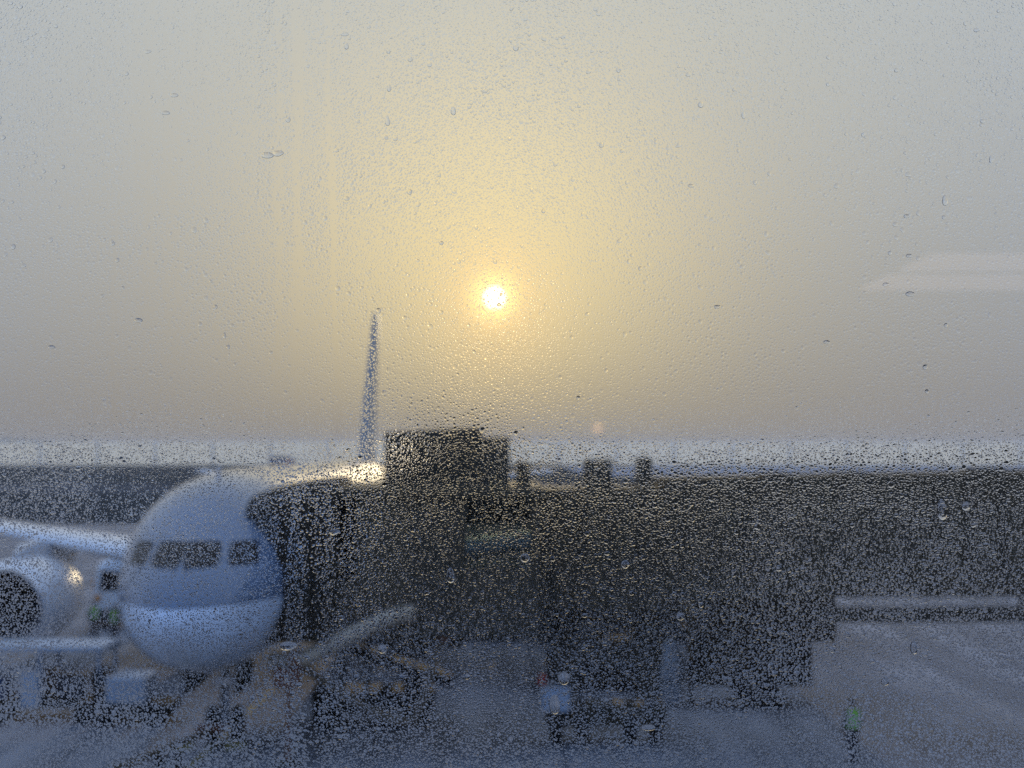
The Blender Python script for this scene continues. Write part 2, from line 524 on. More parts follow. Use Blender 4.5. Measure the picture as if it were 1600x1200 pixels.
# blade antennas and beacon on the crown
mb = MB(); mb.loft([[(-.02,3.9,CH+1.85),(.02,3.9,CH+1.85),(.02,4.25,CH+1.9),(-.02,4.25,CH+1.9)],[(-.01,4.08,CH+2.16),(.01,4.08,CH+2.16),(.01,4.25,CH+2.16),(-.01,4.25,CH+2.16)]])
mb.build('antenna', M['lightgrey'], AX)
mb = MB(); mb.lathe([(0,.10),(.08,.09),(.14,.04)], (0, 13, CH+2.05), 'z', 12, True); mb.build('beacon', M['redlens'], AX)

def airfoil(le, chord, z, tk, x, n=14, vertical=False):
    pts = []
    up = []; lo = []
    for i in range(n+1):
        u = (1 - math.cos(math.pi*i/n))/2
        y = 5*tk*(.2969*math.sqrt(u) - .126*u - .3516*u*u + .2843*u**3 - .1036*u**4)
        up.append((u, y)); lo.append((u, -y*0.85))
    for u, y in up + lo[-2:0:-1]:
        if vertical: pts.append((x + y*chord, le + u*chord, z))
        else: pts.append((x, le + u*chord, z + y*chord))
    return pts
for sx in (1, -1):
    st = []
    for t in [0, .04, .1, .18, .27, .36, .5, .65, .8, .92, 1.0]:
        x = 1.5 + (20.3 - 1.5)*t
        le = 11.6 + 9.6*t
        ch = 6.6 + (3.9-6.6)*(t/.36) if t < .36 else 3.9 + (1.5-3.9)*((t-.36)/.64)
        z = 3.08 + 2.1*t + .1*t**2
        st.append(airfoil(le, ch, z, .135-.035*t, sx*x))
    wing = MB().loft(st).build('wing', M['lightgrey'], AX, U, True, 50)
    # polished leading edge slat
    st = []
    for t in [.03, .1, .18, .27, .36, .5, .65, .8, .95]:
        x = 1.5 + 18.8*t; le = 11.6 + 9.6*t
        ch = 6.6 + (3.9-6.6)*(t/.36) if t < .36 else 3.9 + (1.5-3.9)*((t-.36)/.64)
        z = 3.08 + 2.1*t + .1*t**2
        a = airfoil(le, ch, z, .135-.035*t, sx*x, 14)
        n = 14
        front = a[:6] + a[-5:]
        cxx = (sx*x, le+ch*.12, z)
        st.append([(p[0], cxx[1]+(p[1]-cxx[1])*1.035, cxx[2]+(p[2]-cxx[2])*1.06) for p in front])
    MB().loft(st, True, True).build('slat', M['white'], wing, U, True, 50)
    # winglet
    st = []
    for (dx, dz, le, ch) in [(0,0,21.2,1.5),(.25,.05,21.4,1.4),(.55,.15,21.75,1.25),(.8,.28,22.1,1.05),(1.0,.44,22.5,.7)]:
        st.append(airfoil(le, ch, 5.26+dz, .13, sx*(20.3+dx), 8))
    MB().loft(st).build('winglet', M['white'], wing, U, True, 50)
    for fx, fl, fs in ((5.0, 2.8, 16.4), (8.6, 2.4, 17.6), (12.6, 2.0, 19.4)):
        t = (fx-1.5)/18.8
        z = 3.08 + 2.1*t + .1*t**2
        MB().lathe([(0,.02),(.3,.14),(.9,.2),(fl*.7,.15),(fl,.02)], (sx*fx, fs-.8, z-.25), 'y', 10).build('flap_fairing', M['lightgrey'], wing, U, True)
    # engine
    ec = (sx*7.1, 11.2, 2.20)
    nac = MB().lathe([(.10,1.035),(.25,1.11),(.6,1.19),(1.2,1.24),(2.0,1.23),(2.9,1.14),(3.6,1.0),(3.62,.95),(3.0,.9)], ec, 'y', 40)  .build('engine_nacelle', M['white'], AX, U, True, 50)
    MB().lathe([(.34,.905),(.15,.925),(.04,.955),(0,.985),(.03,1.015),(.102,1.037)], ec, 'y', 40).build('intake_lip', M['alu'], nac, U, True, 60)
    MB().lathe([(.34,.905),(.7,.90),(1.15,.93),(1.6,.93)], ec, 'y', 40).build('intake_duct', M['dark'], nac, U, True, 60)
    fanm = MB()
    for kk in range(22):
        t0 = 2*math.pi*kk/22
        v = []
        for rr, tw_ in ((.26, .5), (.55, .8), (.92, 1.15)):
            for e in (-.5, .5):
                ang = t0 + e*.30*(.5+.5*rr)
                v.append((ec[0]+rr*math.cos(ang), ec[1]+1.12+e*.22*(1.4-tw_*.6), ec[2]+rr*math.sin(ang)))
        fanm.add(v, [(0,1,3,2),(2,3,5,4)])
    fan = fanm.build('fan', M['fan'], nac, U)
    MB().lathe([(1.42,.93),(1.42,.02)], ec, 'y', 24).build('fan_backplate', M['black'], nac)
    MB().lathe([(.62,.01),(.7,.09),(.85,.18),(1.05,.26),(1.3,.30)], ec, 'y', 20).build('spinner', M['dark'], nac, U, True, 60)
    MB().lathe([(2.6,.72),(3.6,.68),(4.5,.45),(4.52,.40),(4.1,.38)], ec, 'y', 28).build('core_nozzle', M['alu'], nac, U, True, 60)
    MB().lathe([(4.0,.34),(4.6,.24),(5.2,.02)], ec, 'y', 16).build('exhaust_cone', M['fan'], nac, U, True, 60)
    # pylon
    st = []
    for y, z0, z1, hw in ((12.0,3.3,3.52,.05),(12.6,3.2,3.72,.17),(13.6,2.95,3.80,.22),(15.0,2.85,3.6,.2),(17.2,3.0,3.35,.05)):
        st.append([(sx*7.1-hw, y, z0), (sx*7.1+hw, y, z0), (sx*7.1+hw*.8, y, z1), (sx*7.1-hw*.8, y, z1)])
    MB().loft(st).build('pylon', M['lightgrey'], nac, U, True, 60)
    # tailplane
    st = []
    for t in (0, .2, .5, .8, .95, 1):
        st.append(airfoil(31.2+4.2*t, 4.3-2.7*t-(.25 if t == 1 else 0), 4.50+.85*t, .12 if t < 1 else .06, sx*(.35+7.4*t), 10))
    MB().loft(st).build('tailplane', M['white'], AX, U, True, 50)
    # main gear
    mg = MB().tube([(sx*3.0, 18.6, 2.9), (sx*3.0, 18.6, .55)], .16, 12).build('main_gear', M['lightgrey'], AX, U, True)
    for yy in (-.55, .55):
        for dx in (-.36, .36):
            MB().lathe([(-.19,.30),(-.17,.50),(-.10,.56),(.10,.56),(.17,.50),(.19,.30),(.12,.2),(-.12,.2)], (sx*3.0+dx, 18.6+yy, .56), 'x', 24, False).build('tyre', M['black'], mg, U, True, 50)
    MB().tube([(sx*3.0, 18.05, .56), (sx*3.0, 19.15, .56)], .12, 10).build('bogie_beam', M['dark'], mg, U, True)
# wing to body fairing under the belly
st = []
for y, hw, z0, z1 in ((9.8,.3,1.9,2.0),(11.2,1.7,1.45,2.6),(13.5,2.2,1.3,3.0),(17,2.25,1.3,3.0),(20,1.9,1.45,2.7),(22,.5,1.9,2.1)):
    st.append([(hw*math.cos(2*math.pi*k/20), y, (z0+z1)/2+(z1-z0)/2*math.sin(2*math.pi*k/20)) for k in range(20)])
MB().loft(st).build('belly_fairing', M['lightgrey'], AX, U, True, 60)
# fin
st = []
for t in (0, .1, .3, .55, .8, .95, 1.0):
    z = 5.55 + 6.6*t
    le = 29.6 + 5.2*t; ch = 6.0 - 3.6*t - (.3 if t == 1 else 0)
    st.append(airfoil(le, ch, z, .105 if t < 1 else .05, 0, 10, True))
fin = MB().loft(st).build('fin', M['fingrey'], AX, U, True, 50)
st = []
for t in (.06, .5, .96):
    z = 5.55 + 6.6*t; le = 29.6 + 5.2*t; ch = 6.0 - 3.6*t
    hw = ch*.024
    st.append([(-hw, le+ch*.72, z), (hw, le+ch*.72, z), (.012, le+ch*1.004, z), (-.012, le+ch*1.004, z)])
MB().loft(st).build('rudder', M['fingrey'], fin)
# nose gear
ng = MB().tube([(0,5.0,2.0),(0,4.95,.45)], .11, 12).build('nose_gear', M['lightgrey'], AX, U, True)
for dx in (-.27, .27):
    ty = MB().lathe([(-.12,.24),(-.11,.36),(-.06,.42),(.06,.42),(.11,.36),(.12,.24),(.06,.18),(-.06,.18)], (dx,4.95,.42), 'x', 24).build('tyre', M['black'], ng, U, True, 50)
    MB().lathe([(-.07,.02),(-.07,.24),(.07,.24),(.07,.02)], (dx,4.95,.42), 'x', 20).build('wheel_rim', M['alu'], ty, U, True, 40)
MB().tube([(-.3,4.95,.42),(.3,4.95,.42)], .06, 8).build('axle', M['dark'], ng)
MB().tube([(0,4.95,1.5),(0,6.2,1.9)], .06, 8).build('drag_brace', M['dark'], ng)
MB().tube([(0,4.78,.75),(0,4.55,1.0),(0,4.75,1.3)], .045, 8).build('torque_link', M['dark'], ng)
MB().box(-.22,.22,4.72,4.84,1.28,1.46,.03).build('taxi_light', M['alu'], ng)
for dx in (-.52, .52):
    MB().box(dx-.025,dx+.025,3.4,5.3,1.28,2.0,.02).build('gear_door', M['dark'], ng)

# ================================================================== tow bar
tb = thing('tow_bar', 'long brown tow bar running from the nose wheels towards the terminal', 'tow bar', (-6.37, 30.6, 0))
MB().tube([(0,.2,.42),(-.05,0,.38),(-.85,-3.2,.42),(-1.0,-3.8,.5)], .075, 10).build('bar', M['brown'], tb, U, True)
MB().box(-.32,.32,.08,.3,.34,.5,.03).build('tow_head', M['rust'], tb)
MB().lathe([(-.06,.1),(-.05,.2),(.05,.2),(.06,.1)], (-.62,-1.9,.2), 'x', 16, True).build('tyre', M['black'], tb, U, True)
MB().lathe([(-.06,.1),(-.05,.2),(.05,.2),(.06,.1)], (-.22,-1.9,.2), 'x', 16, True).build('tyre', M['black'], tb, U, True)
MB().tube([(-.68,-1.9,.2),(-.16,-1.9,.2)], .035, 8).build('axle', M['dark'], tb)
MB().tube([(-.42,-1.9,.2),(-.5,-1.9,.42)], .035, 8).build('axle_strut', M['dark'], tb)

# ================================================================== boarding bridge
JB = thing('jet_bridge', 'dark boarding bridge with bellows pressed against the airliner', 'jet bridge', (1.6, 31.5, 0))
def jb(x): return x - 1.6
def jy(y): return y - 31.5
class JM(MB):
    def bx(self, x0, x1, y0, y1, z0, z1, bev=0.02):
        return self.box(jb(x0), jb(x1), jy(y0), jy(y1), z0, z1, bev)
# cab: floor, roof, posts and glazing
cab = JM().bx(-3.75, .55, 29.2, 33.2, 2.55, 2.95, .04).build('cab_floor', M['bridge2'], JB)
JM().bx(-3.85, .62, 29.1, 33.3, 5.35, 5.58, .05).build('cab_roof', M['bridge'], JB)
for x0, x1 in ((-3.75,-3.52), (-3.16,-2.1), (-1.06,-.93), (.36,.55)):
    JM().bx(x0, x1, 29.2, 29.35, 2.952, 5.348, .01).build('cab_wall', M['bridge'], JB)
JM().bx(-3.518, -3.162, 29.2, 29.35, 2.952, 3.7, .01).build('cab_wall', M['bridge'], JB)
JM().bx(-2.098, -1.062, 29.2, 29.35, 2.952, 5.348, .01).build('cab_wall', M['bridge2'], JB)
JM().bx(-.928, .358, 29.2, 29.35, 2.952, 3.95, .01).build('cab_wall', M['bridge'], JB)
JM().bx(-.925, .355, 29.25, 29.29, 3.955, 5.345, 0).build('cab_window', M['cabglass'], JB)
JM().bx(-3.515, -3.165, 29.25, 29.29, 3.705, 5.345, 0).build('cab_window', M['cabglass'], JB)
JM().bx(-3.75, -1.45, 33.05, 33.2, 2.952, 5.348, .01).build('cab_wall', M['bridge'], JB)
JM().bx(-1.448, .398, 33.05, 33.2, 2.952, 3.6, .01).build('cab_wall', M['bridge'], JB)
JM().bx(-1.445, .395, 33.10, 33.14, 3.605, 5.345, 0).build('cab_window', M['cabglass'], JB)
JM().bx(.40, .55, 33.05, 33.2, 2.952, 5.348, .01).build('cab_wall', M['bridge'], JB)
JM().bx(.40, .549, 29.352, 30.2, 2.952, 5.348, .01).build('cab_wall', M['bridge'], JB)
# bellows: arched pleats from the cab towards the fuselage
bel = thing('bellows_hood', None, None, (0,0,0)); bel.parent = JB
def arch(x, grow, zt):
    y0, y1 = 28.85 - grow, 33.2 + grow
    out = [(jb(x), jy(y0), 2.5)]
    n = 10
    for i in range(n+1):
        t = math.pi * (1 - i/n)
        yy = (y0+y1)/2 + (y1-y0)/2*math.copysign(abs(math.cos(t))**.45, math.cos(t))
        zz = zt - .75 + (.75+grow)*abs(math.sin(t))**.6
        out.append((jb(x), jy(yy), zz))
    out.append((jb(x), jy(y1), 2.5))
    return out
px_ = [-3.6 + (-5.75+3.6)*i/11 for i in range(12)]
def zt_of(x):
    t = (-3.6 - x)/2.15
    return 5.66 - .10*t - .42*t**2.2
for i in range(11):
    a, b = px_[i], px_[i+1]
    m_ = (a+b)/2
    st = [arch(a, 0, zt_of(a)), arch(m_+.03, .10, zt_of(m_)), arch(m_-.03, .10, zt_of(m_)), arch(b, 0, zt_of(b))]
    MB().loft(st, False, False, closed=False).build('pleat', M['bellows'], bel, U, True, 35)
# soft bumper lip at the aircraft end
lip = arch(-5.78, .03, zt_of(-5.75))
MB().tube(lip, .10, 8).build('bumper_lip', M['black'], bel, U, True)
# roof units
def unit(name, x0, x1, y0, y1, z0, zl, zr, m):
    mb = MB()
    P = [(x0, z0), (x1, z0), (x1, zr), (x0, zl)]
    mb.prism([(jb(x), z) for x, z in P], jy(y0), jy(y1))
    return mb.build(name, m, JB)
ru = unit('roof_unit', -2.68, -.66, 30.2, 32.2, 5.582, 6.70, 6.79, M['roofunit'])
unit('roof_unit', -.658, -.05, 30.25, 32.0, 5.582, 6.58, 6.60, M['roofunit'])
for k_ in range(6):
    MB().box(jb(-2.5+k_*.31), jb(-2.27+k_*.31), jy(30.165), jy(30.198), 5.8, 6.5).build('louvre', M['bridge2'], ru)
unit('roof_unit', .07, .39, 30.3, 31.0, 5.582, 6.07, 6.07, M['bridge2'])
# inner tunnel
def tunnel(name, x0, x1, ya0, ya1, yb0, yb1, za, zb, ta, tb_, m, ribs, ribm):
    """box running from x0 to x1; near/far walls y, floor z and roof z given at both ends"""
    v = [(jb(x0),jy(ya0),za),(jb(x1),jy(yb0),zb),(jb(x1),jy(yb1),zb),(jb(x0),jy(ya1),za),
         (jb(x0),jy(ya0),ta),(jb(x1),jy(yb0),tb_),(jb(x1),jy(yb1),tb_),(jb(x0),jy(ya1),ta)]
    o = MB().add(v, [(0,3,2,1),(4,5,6,7),(0,1,5,4),(1,2,6,5),(2,3,7,6),(3,0,4,7)]).build(name, m, JB)
    for i in range(ribs):
        t = (i + .5)/ribs
        x = x0 + (x1-x0)*t; y = ya0 + (yb0-ya0)*t; z = za + (zb-za)*t; zt = ta + (tb_-ta)*t
        MB().box(jb(x)-.06, jb(x)+.06, jy(y)-.07, jy(y)-.002, z+.03, zt-.03, .012).build('side_rib', ribm, o)
    return o
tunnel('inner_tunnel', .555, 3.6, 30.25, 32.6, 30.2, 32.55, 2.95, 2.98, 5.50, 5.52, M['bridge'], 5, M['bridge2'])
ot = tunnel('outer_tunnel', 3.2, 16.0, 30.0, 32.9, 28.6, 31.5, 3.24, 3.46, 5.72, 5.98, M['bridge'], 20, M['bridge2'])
for x, h in ((5.55, .07), (7.1, .06), (9.8, .09), (12.5,.08)):
    t = (x-3.2)/12.8
    MB().box(jb(x)-.28, jb(x)+.28, jy(30.2-1.4*t), jy(31.4-1.4*t), 5.722+.26*t+.012, 5.72+.26*t+h, .01).build('roof_hatch', M['bridge2'], ot)
for x0, x1, z in ((1.54, 2.12, 6.12), (2.67, 2.97, 6.16)):
    MB().box(jb(x0), jb(x1), jy(30.5), jy(31.3), 5.522, z, .02).build('roof_unit', M['roofunit'], JB)
# gutter rail along the foot of the outer tunnel with hangers
rail = tunnel('cable_rail', 6.2, 16.0, 29.47, 29.82, 28.45, 28.8, 2.80, 2.94, 3.09, 3.27, M['bridge2'], 0, None)
for i in range(1, 4):
    x = 7.0 + i*3.3
    t = (x-6.9)/9.1
    MB().box(jb(x)-.05, jb(x)+.05, jy(29.55-.95*t), jy(29.65-.95*t), 2.9+.2*t, 3.3+.25*t, .01).build('hanger', M['dark'], rail)
# rotunda and its column at the terminal end
rot = MB().lathe([(3.3,2.0),(3.3,2.15),(6.0,2.15),(6.35,1.6),(6.4,.1)], (jb(17.6), jy(29.9), 0), 'z', 32).build('rotunda', M['bridge'], JB, U, True)
MB().lathe([(0,.9),(.12,.9),(.14,.5),(3.3,.5)], (jb(17.6), jy(29.9), 0), 'z', 24, True).build('rotunda_column', M['bridge2'], JB, U, True)
MB().box(jb(17.0), jb(18.6), jy(3.0), jy(28.0), 3.4, 6.0, .05).build('fixed_link', M['bridge'], JB)
# lift columns, cross beam, bogie
for x in (1.15, 2.95):
    lc = MB().box(jb(x)-.24, jb(x)+.24, jy(31.2), jy(31.7), .95, 3.6, .03).build('lift_column', M['bridge2'], JB)
    MB().box(jb(x)-.15, jb(x)+.15, jy(31.28), jy(31.62), .55, .952, .02).build('column_ram', M['alu'], lc)
MB().box(jb(.85), jb(3.25), jy(31.15), jy(31.75), 1.7, 2.25, .04).build('cross_beam', M['bridge2'], JB)
MB().box(jb(.9), jb(3.2), jy(31.1), jy(31.8), 2.5, 2.85, .04).build('tunnel_cradle', M['bridge2'], JB)
bog = MB().box(jb(.75), jb(3.3), jy(31.0), jy(31.9), .42, .86, .05).build('bogie', M['bridge2'], JB)
for x in (.95, 1.5, 2.55, 3.1):
    MB().lathe([(-.15,.22),(-.14,.40),(-.08,.45),(.08,.45),(.14,.40),(.15,.22)], (jb(x), jy(31.4), .45), 'x', 24, True).build('tyre', M['black'], bog, U, True, 50)
MB().box(jb(.62), jb(1.22), jy(30.45), jy(30.9), .82, 1.34, .05).build('motor_box', M['pale'], bog)
MB().box(jb(.55), jb(.72), jy(30.5), jy(30.7), 1.38, 1.6, .03).build('warning_lamp', M['redlens'], bog)
MB().box(jb(.7), jb(1.2), jy(30.6), jy(31.05), .5, .815, .02).build('motor_bracket', M['dark'], bog)
# equipment slung under cab and tunnel
MB().box(jb(-.97), jb(-.55), jy(30.7), jy(31.0), 2.72, 3.12, .03).build('junction_box', M['pale'], JB)
MB().box(jb(-.99), jb(-.53), jy(31.02), jy(31.3), 2.6, 3.0, .02).build('junction_bracket', M['dark'], JB)
MB().box(jb(-2.6), jb(-1.0), jy(29.6), jy(32.6), 2.28, 2.548, .04).build('cab_turntable', M['bridge2'], JB)
MB().box(jb(.2), jb(.85), jy(30.3), jy(32.3), 2.35, 2.94, .04).build('under_tray', M['dark'], JB)
for x in (-3.4, -2.9):
    MB().tube([(jb(x), jy(29.35), 2.55), (jb(x)-.05, jy(29.3), .95)], .06, 8).build('down_pipe', M['dark'], JB)
# hoses hanging from the bridge
def curve(pts, n=8):
    P = [Vector(p) for p in pts]; out = []
    for i in range(len(P)-1):
        p0 = P[max(i-1,0)]; p1 = P[i]; p2 = P[i+1]; p3 = P[min(i+2,len(P)-1)]
        for k_ in range(n):
            t = k_/n
            out.append(.5*((2*p1)+(-p0+p2)*t+(2*p0-5*p1+4*p2-p3)*t*t+(-p0+3*p1-3*p2+p3)*t**3))
    out.append(P[-1])
    return out
ah = thing('air_hose', 'pale ribbed air hose sagging from the bridge to the aircraft belly', 'hose', (-3.3, 29.2, 0))
c_ = curve([(1.35,-.1,3.06),(.9,-.2,2.98),(.25,-.25,2.70),(-.4,-.2,2.38),(-1.0,0,2.10),(-1.6,.5,2.0)], 14)
rad = [.165 + (.022 if i % 2 else -.012) for i in range(len(c_))]
MB().tube(c_, rad, 14).build('hose', M['hose'], ah, U, True, 70)
MB().lathe([(-.12,.16),(-.1,.21),(.12,.21),(.14,.15)], (-1.05,0,2.1), 'x', 16, True).build('coupling', M['rust'], ah, U, True)
MB().box(-1.5,-.95,-.12,.12,1.55,1.95,.03).build('coupling_box', M['rust'], ah)
MB().tube([(-1.2,0,1.6),(-1.2,0,.02)], .05, 8).build('hose_stand', M['rust'], ah)
MB().box(-1.45,-.95,-.25,.25,.012,.06,.01).build('stand_foot', M['dark'], ah)
ph = thing('power_cable', 'brown cable loop drooping low under the dark boarding bridge', 'cable', (-3.0, 29.3, 0))
c_ = curve([(-1.3,0,2.0),(-.8,-.05,1.66),(-.1,-.1,1.22),(.6,-.1,.9),(.95,-.05,.85),(1.15,0,1.15),(1.4,.05,2.0),(1.6,.1,2.6)], 10)
MB().tube(c_, .085, 10).build('cable', M['brown'], ph, U, True, 70)
MB().lathe([(-.1,.10),(-.08,.14),(.1,.14),(.12,.1)], (1.62,.1,2.55), 'z', 12, True).build('plug', M['rust'], ph, U, True)

# ================================================================== ground power trailer
gp = thing('power_trailer', 'dark boxy ground power trailer parked beyond the boarding bridge', 'trailer', (5.9, 36.2, 0))
gb = MB().box(-1.45, 1.42, -.9, .9, .56, 1.62, .05).build('lower_housing', M['dark'], gp)
MB().box(-1.45, 2.02, -.9, .9, 1.624, 2.75, .06).build('upper_housing', M['bridge2'], gp)
for k_ in range(5):
    MB().box(-1.2+k_*.42, -.9+k_*.42, -.93, -.902, .75, 1.4).build('vent_panel', M['bridge2'], gb)
for x in (-.12, .55):
    w_ = MB().lathe([(-.1,.14),(-.09,.24),(.09,.24),(.1,.14)], (x,-.75,.26), 'y', 20, True).build('tyre', M['black'], gp, U, True)
    MB().lathe([(-.1,.14),(-.09,.24),(.09,.24),(.1,.14)], (x,.75,.26), 'y', 20, True).build('tyre', M['black'], gp, U, True)
    MB().tube([(x,-.75,.26),(x,.75,.26)], .05, 8).build('axle', M['dark'], gp)
    MB().box(x-.04,x+.04,-.6,-.5,.26,.56).build('spring_hanger', M['dark'], gp)
jl = MB().tube([(-1.52,-.6,1.2),(-1.52,-.6,.04)], .06, 8).build('jack_leg', M['dark'], gp)
MB().box(-1.64,-1.4,-.72,-.48,0.006,.05).build('jack_foot', M['dark'], jl)
MB().tube([(-1.4,0,.62),(-2.3,0,.5),(-2.6,0,.35)], .05, 8).build('draw_bar', M['dark'], gp)

cn = thing('rounded_canister', 'pale upright rounded canister beside the dark power trailer', 'canister', (3.92, 35.8, 0))
MB().lathe([(.08,.02),(.08,.2),(.14,.25),(1.15,.25),(1.22,.2),(1.3,.17),(1.48,.17),(1.58,.12),(1.62,.02)], (0,0,0), 'z', 20).build('tank', M['pale'], cn, U, True)
MB().lathe([(0.0,.22),(.08,.22)], (0,0,0), 'z', 16, True).build('base_ring', M['dark'], cn)
MB().lathe([(.6,.253),(.6,.262),(.66,.262),(.66,.253)], (0,0,0), 'z', 20, True).build('strap', M['dark'], cn)

bl = thing('filler_belt_loader', 'belt loader added to darken the space under the bridge cab beside the hoses', 'belt loader', (-3.3, 33.6, 0), R(6))  # invented to darken the open ground showing under the cab
MB().box(-1.3, 1.5, -.7, .7, .34, .82, .05).build('chassis', M['dark'], bl)
st = [[(x, y, z) for y, z in ((-.42, a), (.42, a), (.42, a+.24), (-.42, a+.24))] for x, a in ((1.9, .84), (.6, 1.25), (-.7, 1.75), (-1.7, 2.14))]
cv = MB().loft(st).build('conveyor', M['black'], bl)
for yy in (-.45, .45):
    MB().tube([(-.6, yy, .8), (-.75, yy, 1.8)], .05, 6).build('lift_strut', M['dark'], bl)
    for x in (-.95, 1.1):
        MB().lathe([(-.09,.14),(-.08,.32),(.08,.32),(.09,.14)], (x, yy*1.45, .325), 'y', 20, True).build('tyre', M['black'], bl, U, True)
MB().box(.75, 1.35, -.68, -.5, .824, 1.3, .04).build('driver_seat', M['black'], bl)
cl_ = thing('filler_cargo_loader', 'dark cargo loader with raised platform, added as dark fill behind the bridge wheels', 'cargo loader', (2.7, 39.0, 0))  # invented dark mass that covers pale ground below the tunnel
MB().box(-1.8, 1.8, -1.3, 1.3, .34, .95, .06).build('chassis', M['dark'], cl_)
pf = MB().box(-1.85, 1.85, -1.35, 1.35, 1.9, 2.3, .05).build('platform', M['bridge2'], cl_)
for yy in (-1.2, 1.2):
    MB().loft([[(-1.5, yy-.05, .9), (-1.25, yy-.05, .9), (-1.25, yy+.05, .9), (-1.5, yy+.05, .9)], [(1.3, yy-.05, 1.92), (1.55, yy-.05, 1.92), (1.55, yy+.05, 1.92), (1.3, yy+.05, 1.92)]]).build('scissor_arm', M['dark'], cl_)
    MB().loft([[(1.3, yy-.16, .9), (1.55, yy-.16, .9), (1.55, yy-.06, .9), (1.3, yy-.06, .9)], [(-1.5, yy-.16, 1.92), (-1.25, yy-.16, 1.92), (-1.25, yy-.06, 1.92), (-1.5, yy-.06, 1.92)]]).build('scissor_arm', M['dark'], cl_)
    for x in (-1.3, 1.3):
        MB().lathe([(-.12,.16),(-.11,.34),(.11,.34),(.12,.16)], (x, yy, .345), 'y', 20, True).build('tyre', M['black'], cl_, U, True)
MB().box(-1.8, -1.1, -1.3, -.5, 2.302, 3.2, .05).build('operator_stand', M['dark'], cl_)

# added row of dollies: blocks the low sun and darkens under the bridge
cd0 = None
for i in range(8):
    x = -4.6 + i*1.59
    if cd0 is None:
        cd0 = thing('sun_block_dolly', 'added sun blocking container on a dolly, first from the nose in its row', 'container', (x, 48.2, 0), group='added container dollies in a row')
        body = [(-.78,.5),(.52,.5),(.78,.85),(.78,2.1),(-.78,2.1)]
        MB().prism(body, -.75, .75).build('container', M['uld'], cd0)
        MB().box(-.72, .7, -.78, -.752, .62, 1.95, .0).build('curtain', M['dark'], cd0)
        MB().box(-.8, .8, -.8, .8, .05, .46, .02).build('deck', M['dark'], cd0)  # reaches almost to the ground to stop sun passing beneath
        MB().box(-.7, .7, -.7, .7, .462, .498, .0).build('roller_bed', M['dark'], cd0)
        for xx in (-.6, .6):
            for yy in (-.66, .66):
                MB().lathe([(-.06,.08),(-.05,.17),(.05,.17),(.06,.08)], (xx, yy, .17), 'y', 14, True).build('tyre', M['black'], cd0, U, True)
    else:
        o = cd0.copy(); COL.objects.link(o); o.location = (x*U, (48.2 + rng.uniform(-.15, .15))*U, 0); o.rotation_euler = (0, 0, rng.uniform(-.03, .03))
        o['label'] = 'added sun blocking container on a dolly, %s from the nose in its row' % ('second','third','fourth','fifth','sixth','seventh','eighth')[i-1]
        for ch in cd0.children:
            c = ch.copy(); COL.objects.link(c); c.parent = o

# ================================================================== truck behind the engine
tk = thing('box_van', 'white round roofed van parked beneath the wing between engine and nose', 'van', (-13.6, 50.5, 0))
sec = []
body = [(-1.05,.45),(-1.08,1.2),(-1.02,1.9),(-.9,2.3),(-.6,2.5),(0,2.58),(.6,2.5),(.9,2.3),(1.02,1.9),(1.08,1.2),(1.05,.45)]
for y, sc, zs in ((0,.93,.90),(.12,.98,.97),(.5,1,1),(4.6,1,1),(4.8,.97,.97)):
    sec.append([(x*sc, y, .45+(z-.45)*zs) for x, z in body])
tbd = MB().loft(sec).build('body', M['vanwhite'], tk, U, True, 40)
MB().add([(-.82,-.012,1.35),(.82,-.012,1.35),(.74,.0,2.05),(-.74,.0,2.05)], [(0,1,2,3)]).build('windscreen', M['cockpit'], tk)
MB().box(-.9,.9,-.06,-.004,.5,.72,.02).build('bumper', M['dark'], tk)
for x in (-.86, .86):
    MB().box(x-.1,x+.1,-.05,-.006,1.0,1.24,.02).build('lamp', M['amber'] if x < 0 else M['alu'], tk)
    for y in (.9, 3.9):
        MB().lathe([(-.12,.2),(-.11,.34),(.11,.34),(.12,.2)], (x, y, .36), 'x', 20, True).build('tyre', M['black'], tk, U, True)
MB().box(-1.16,-1.06,.35,.42,1.3,1.75,.02).build('mirror', M['amber'], tk)

# ================================================================== baggage cart and tug in front of the wing
def cart(loc, label, bags):
    ct = thing('baggage_cart', label, 'cart', loc, group='baggage carts by the engine')
    fl = MB().box(-1.45, 1.45, -.75, .75, .36, .5, .02).build('deck', M['dark'], ct)
    MB().box(-1.5, 1.5, -.8, .8, 1.66, 1.77, .03).build('roof', M['pale'], ct)
    for x in (-1.4, 0.05, 1.4):
        for y in (-.7, .7):
            MB().box(x-.045, x+.045, y-.045, y+.045, .502, 1.658).build('post', M['cart'], ct)
    for z in (.72, 1.05):
        MB().box(-1.352, 1.352, .68, .72, z, z+.05).build('rail', M['cart'], ct)
    for x in (-1.0, 1.0):
        for y in (-.62, .62):
            MB().lathe([(-.07,.1),(-.06,.19),(.06,.19),(.07,.1)], (x, y, .19), 'y', 18, True).build('tyre', M['black'], ct, U, True)
        MB().tube([(x,-.62,.19),(x,.62,.19)], .04, 8).build('axle', M['dark'], ct)
        MB().box(x-.05, x+.05, -.3, .3, .19, .36).build('axle_mount', M['dark'], ct)
    MB().tube([(1.45,0,.42),(2.0,0,.34)], .04, 8).build('draw_bar', M['dark'], ct)
    MB().box(-.36, .02, -.80, -.76, .40, 1.2, .01).build('side_panel', M['pale'], ct)
    return ct
cart((-10.95, 34.2, 0), 'baggage cart with pale roof standing below the engine intake', 0)
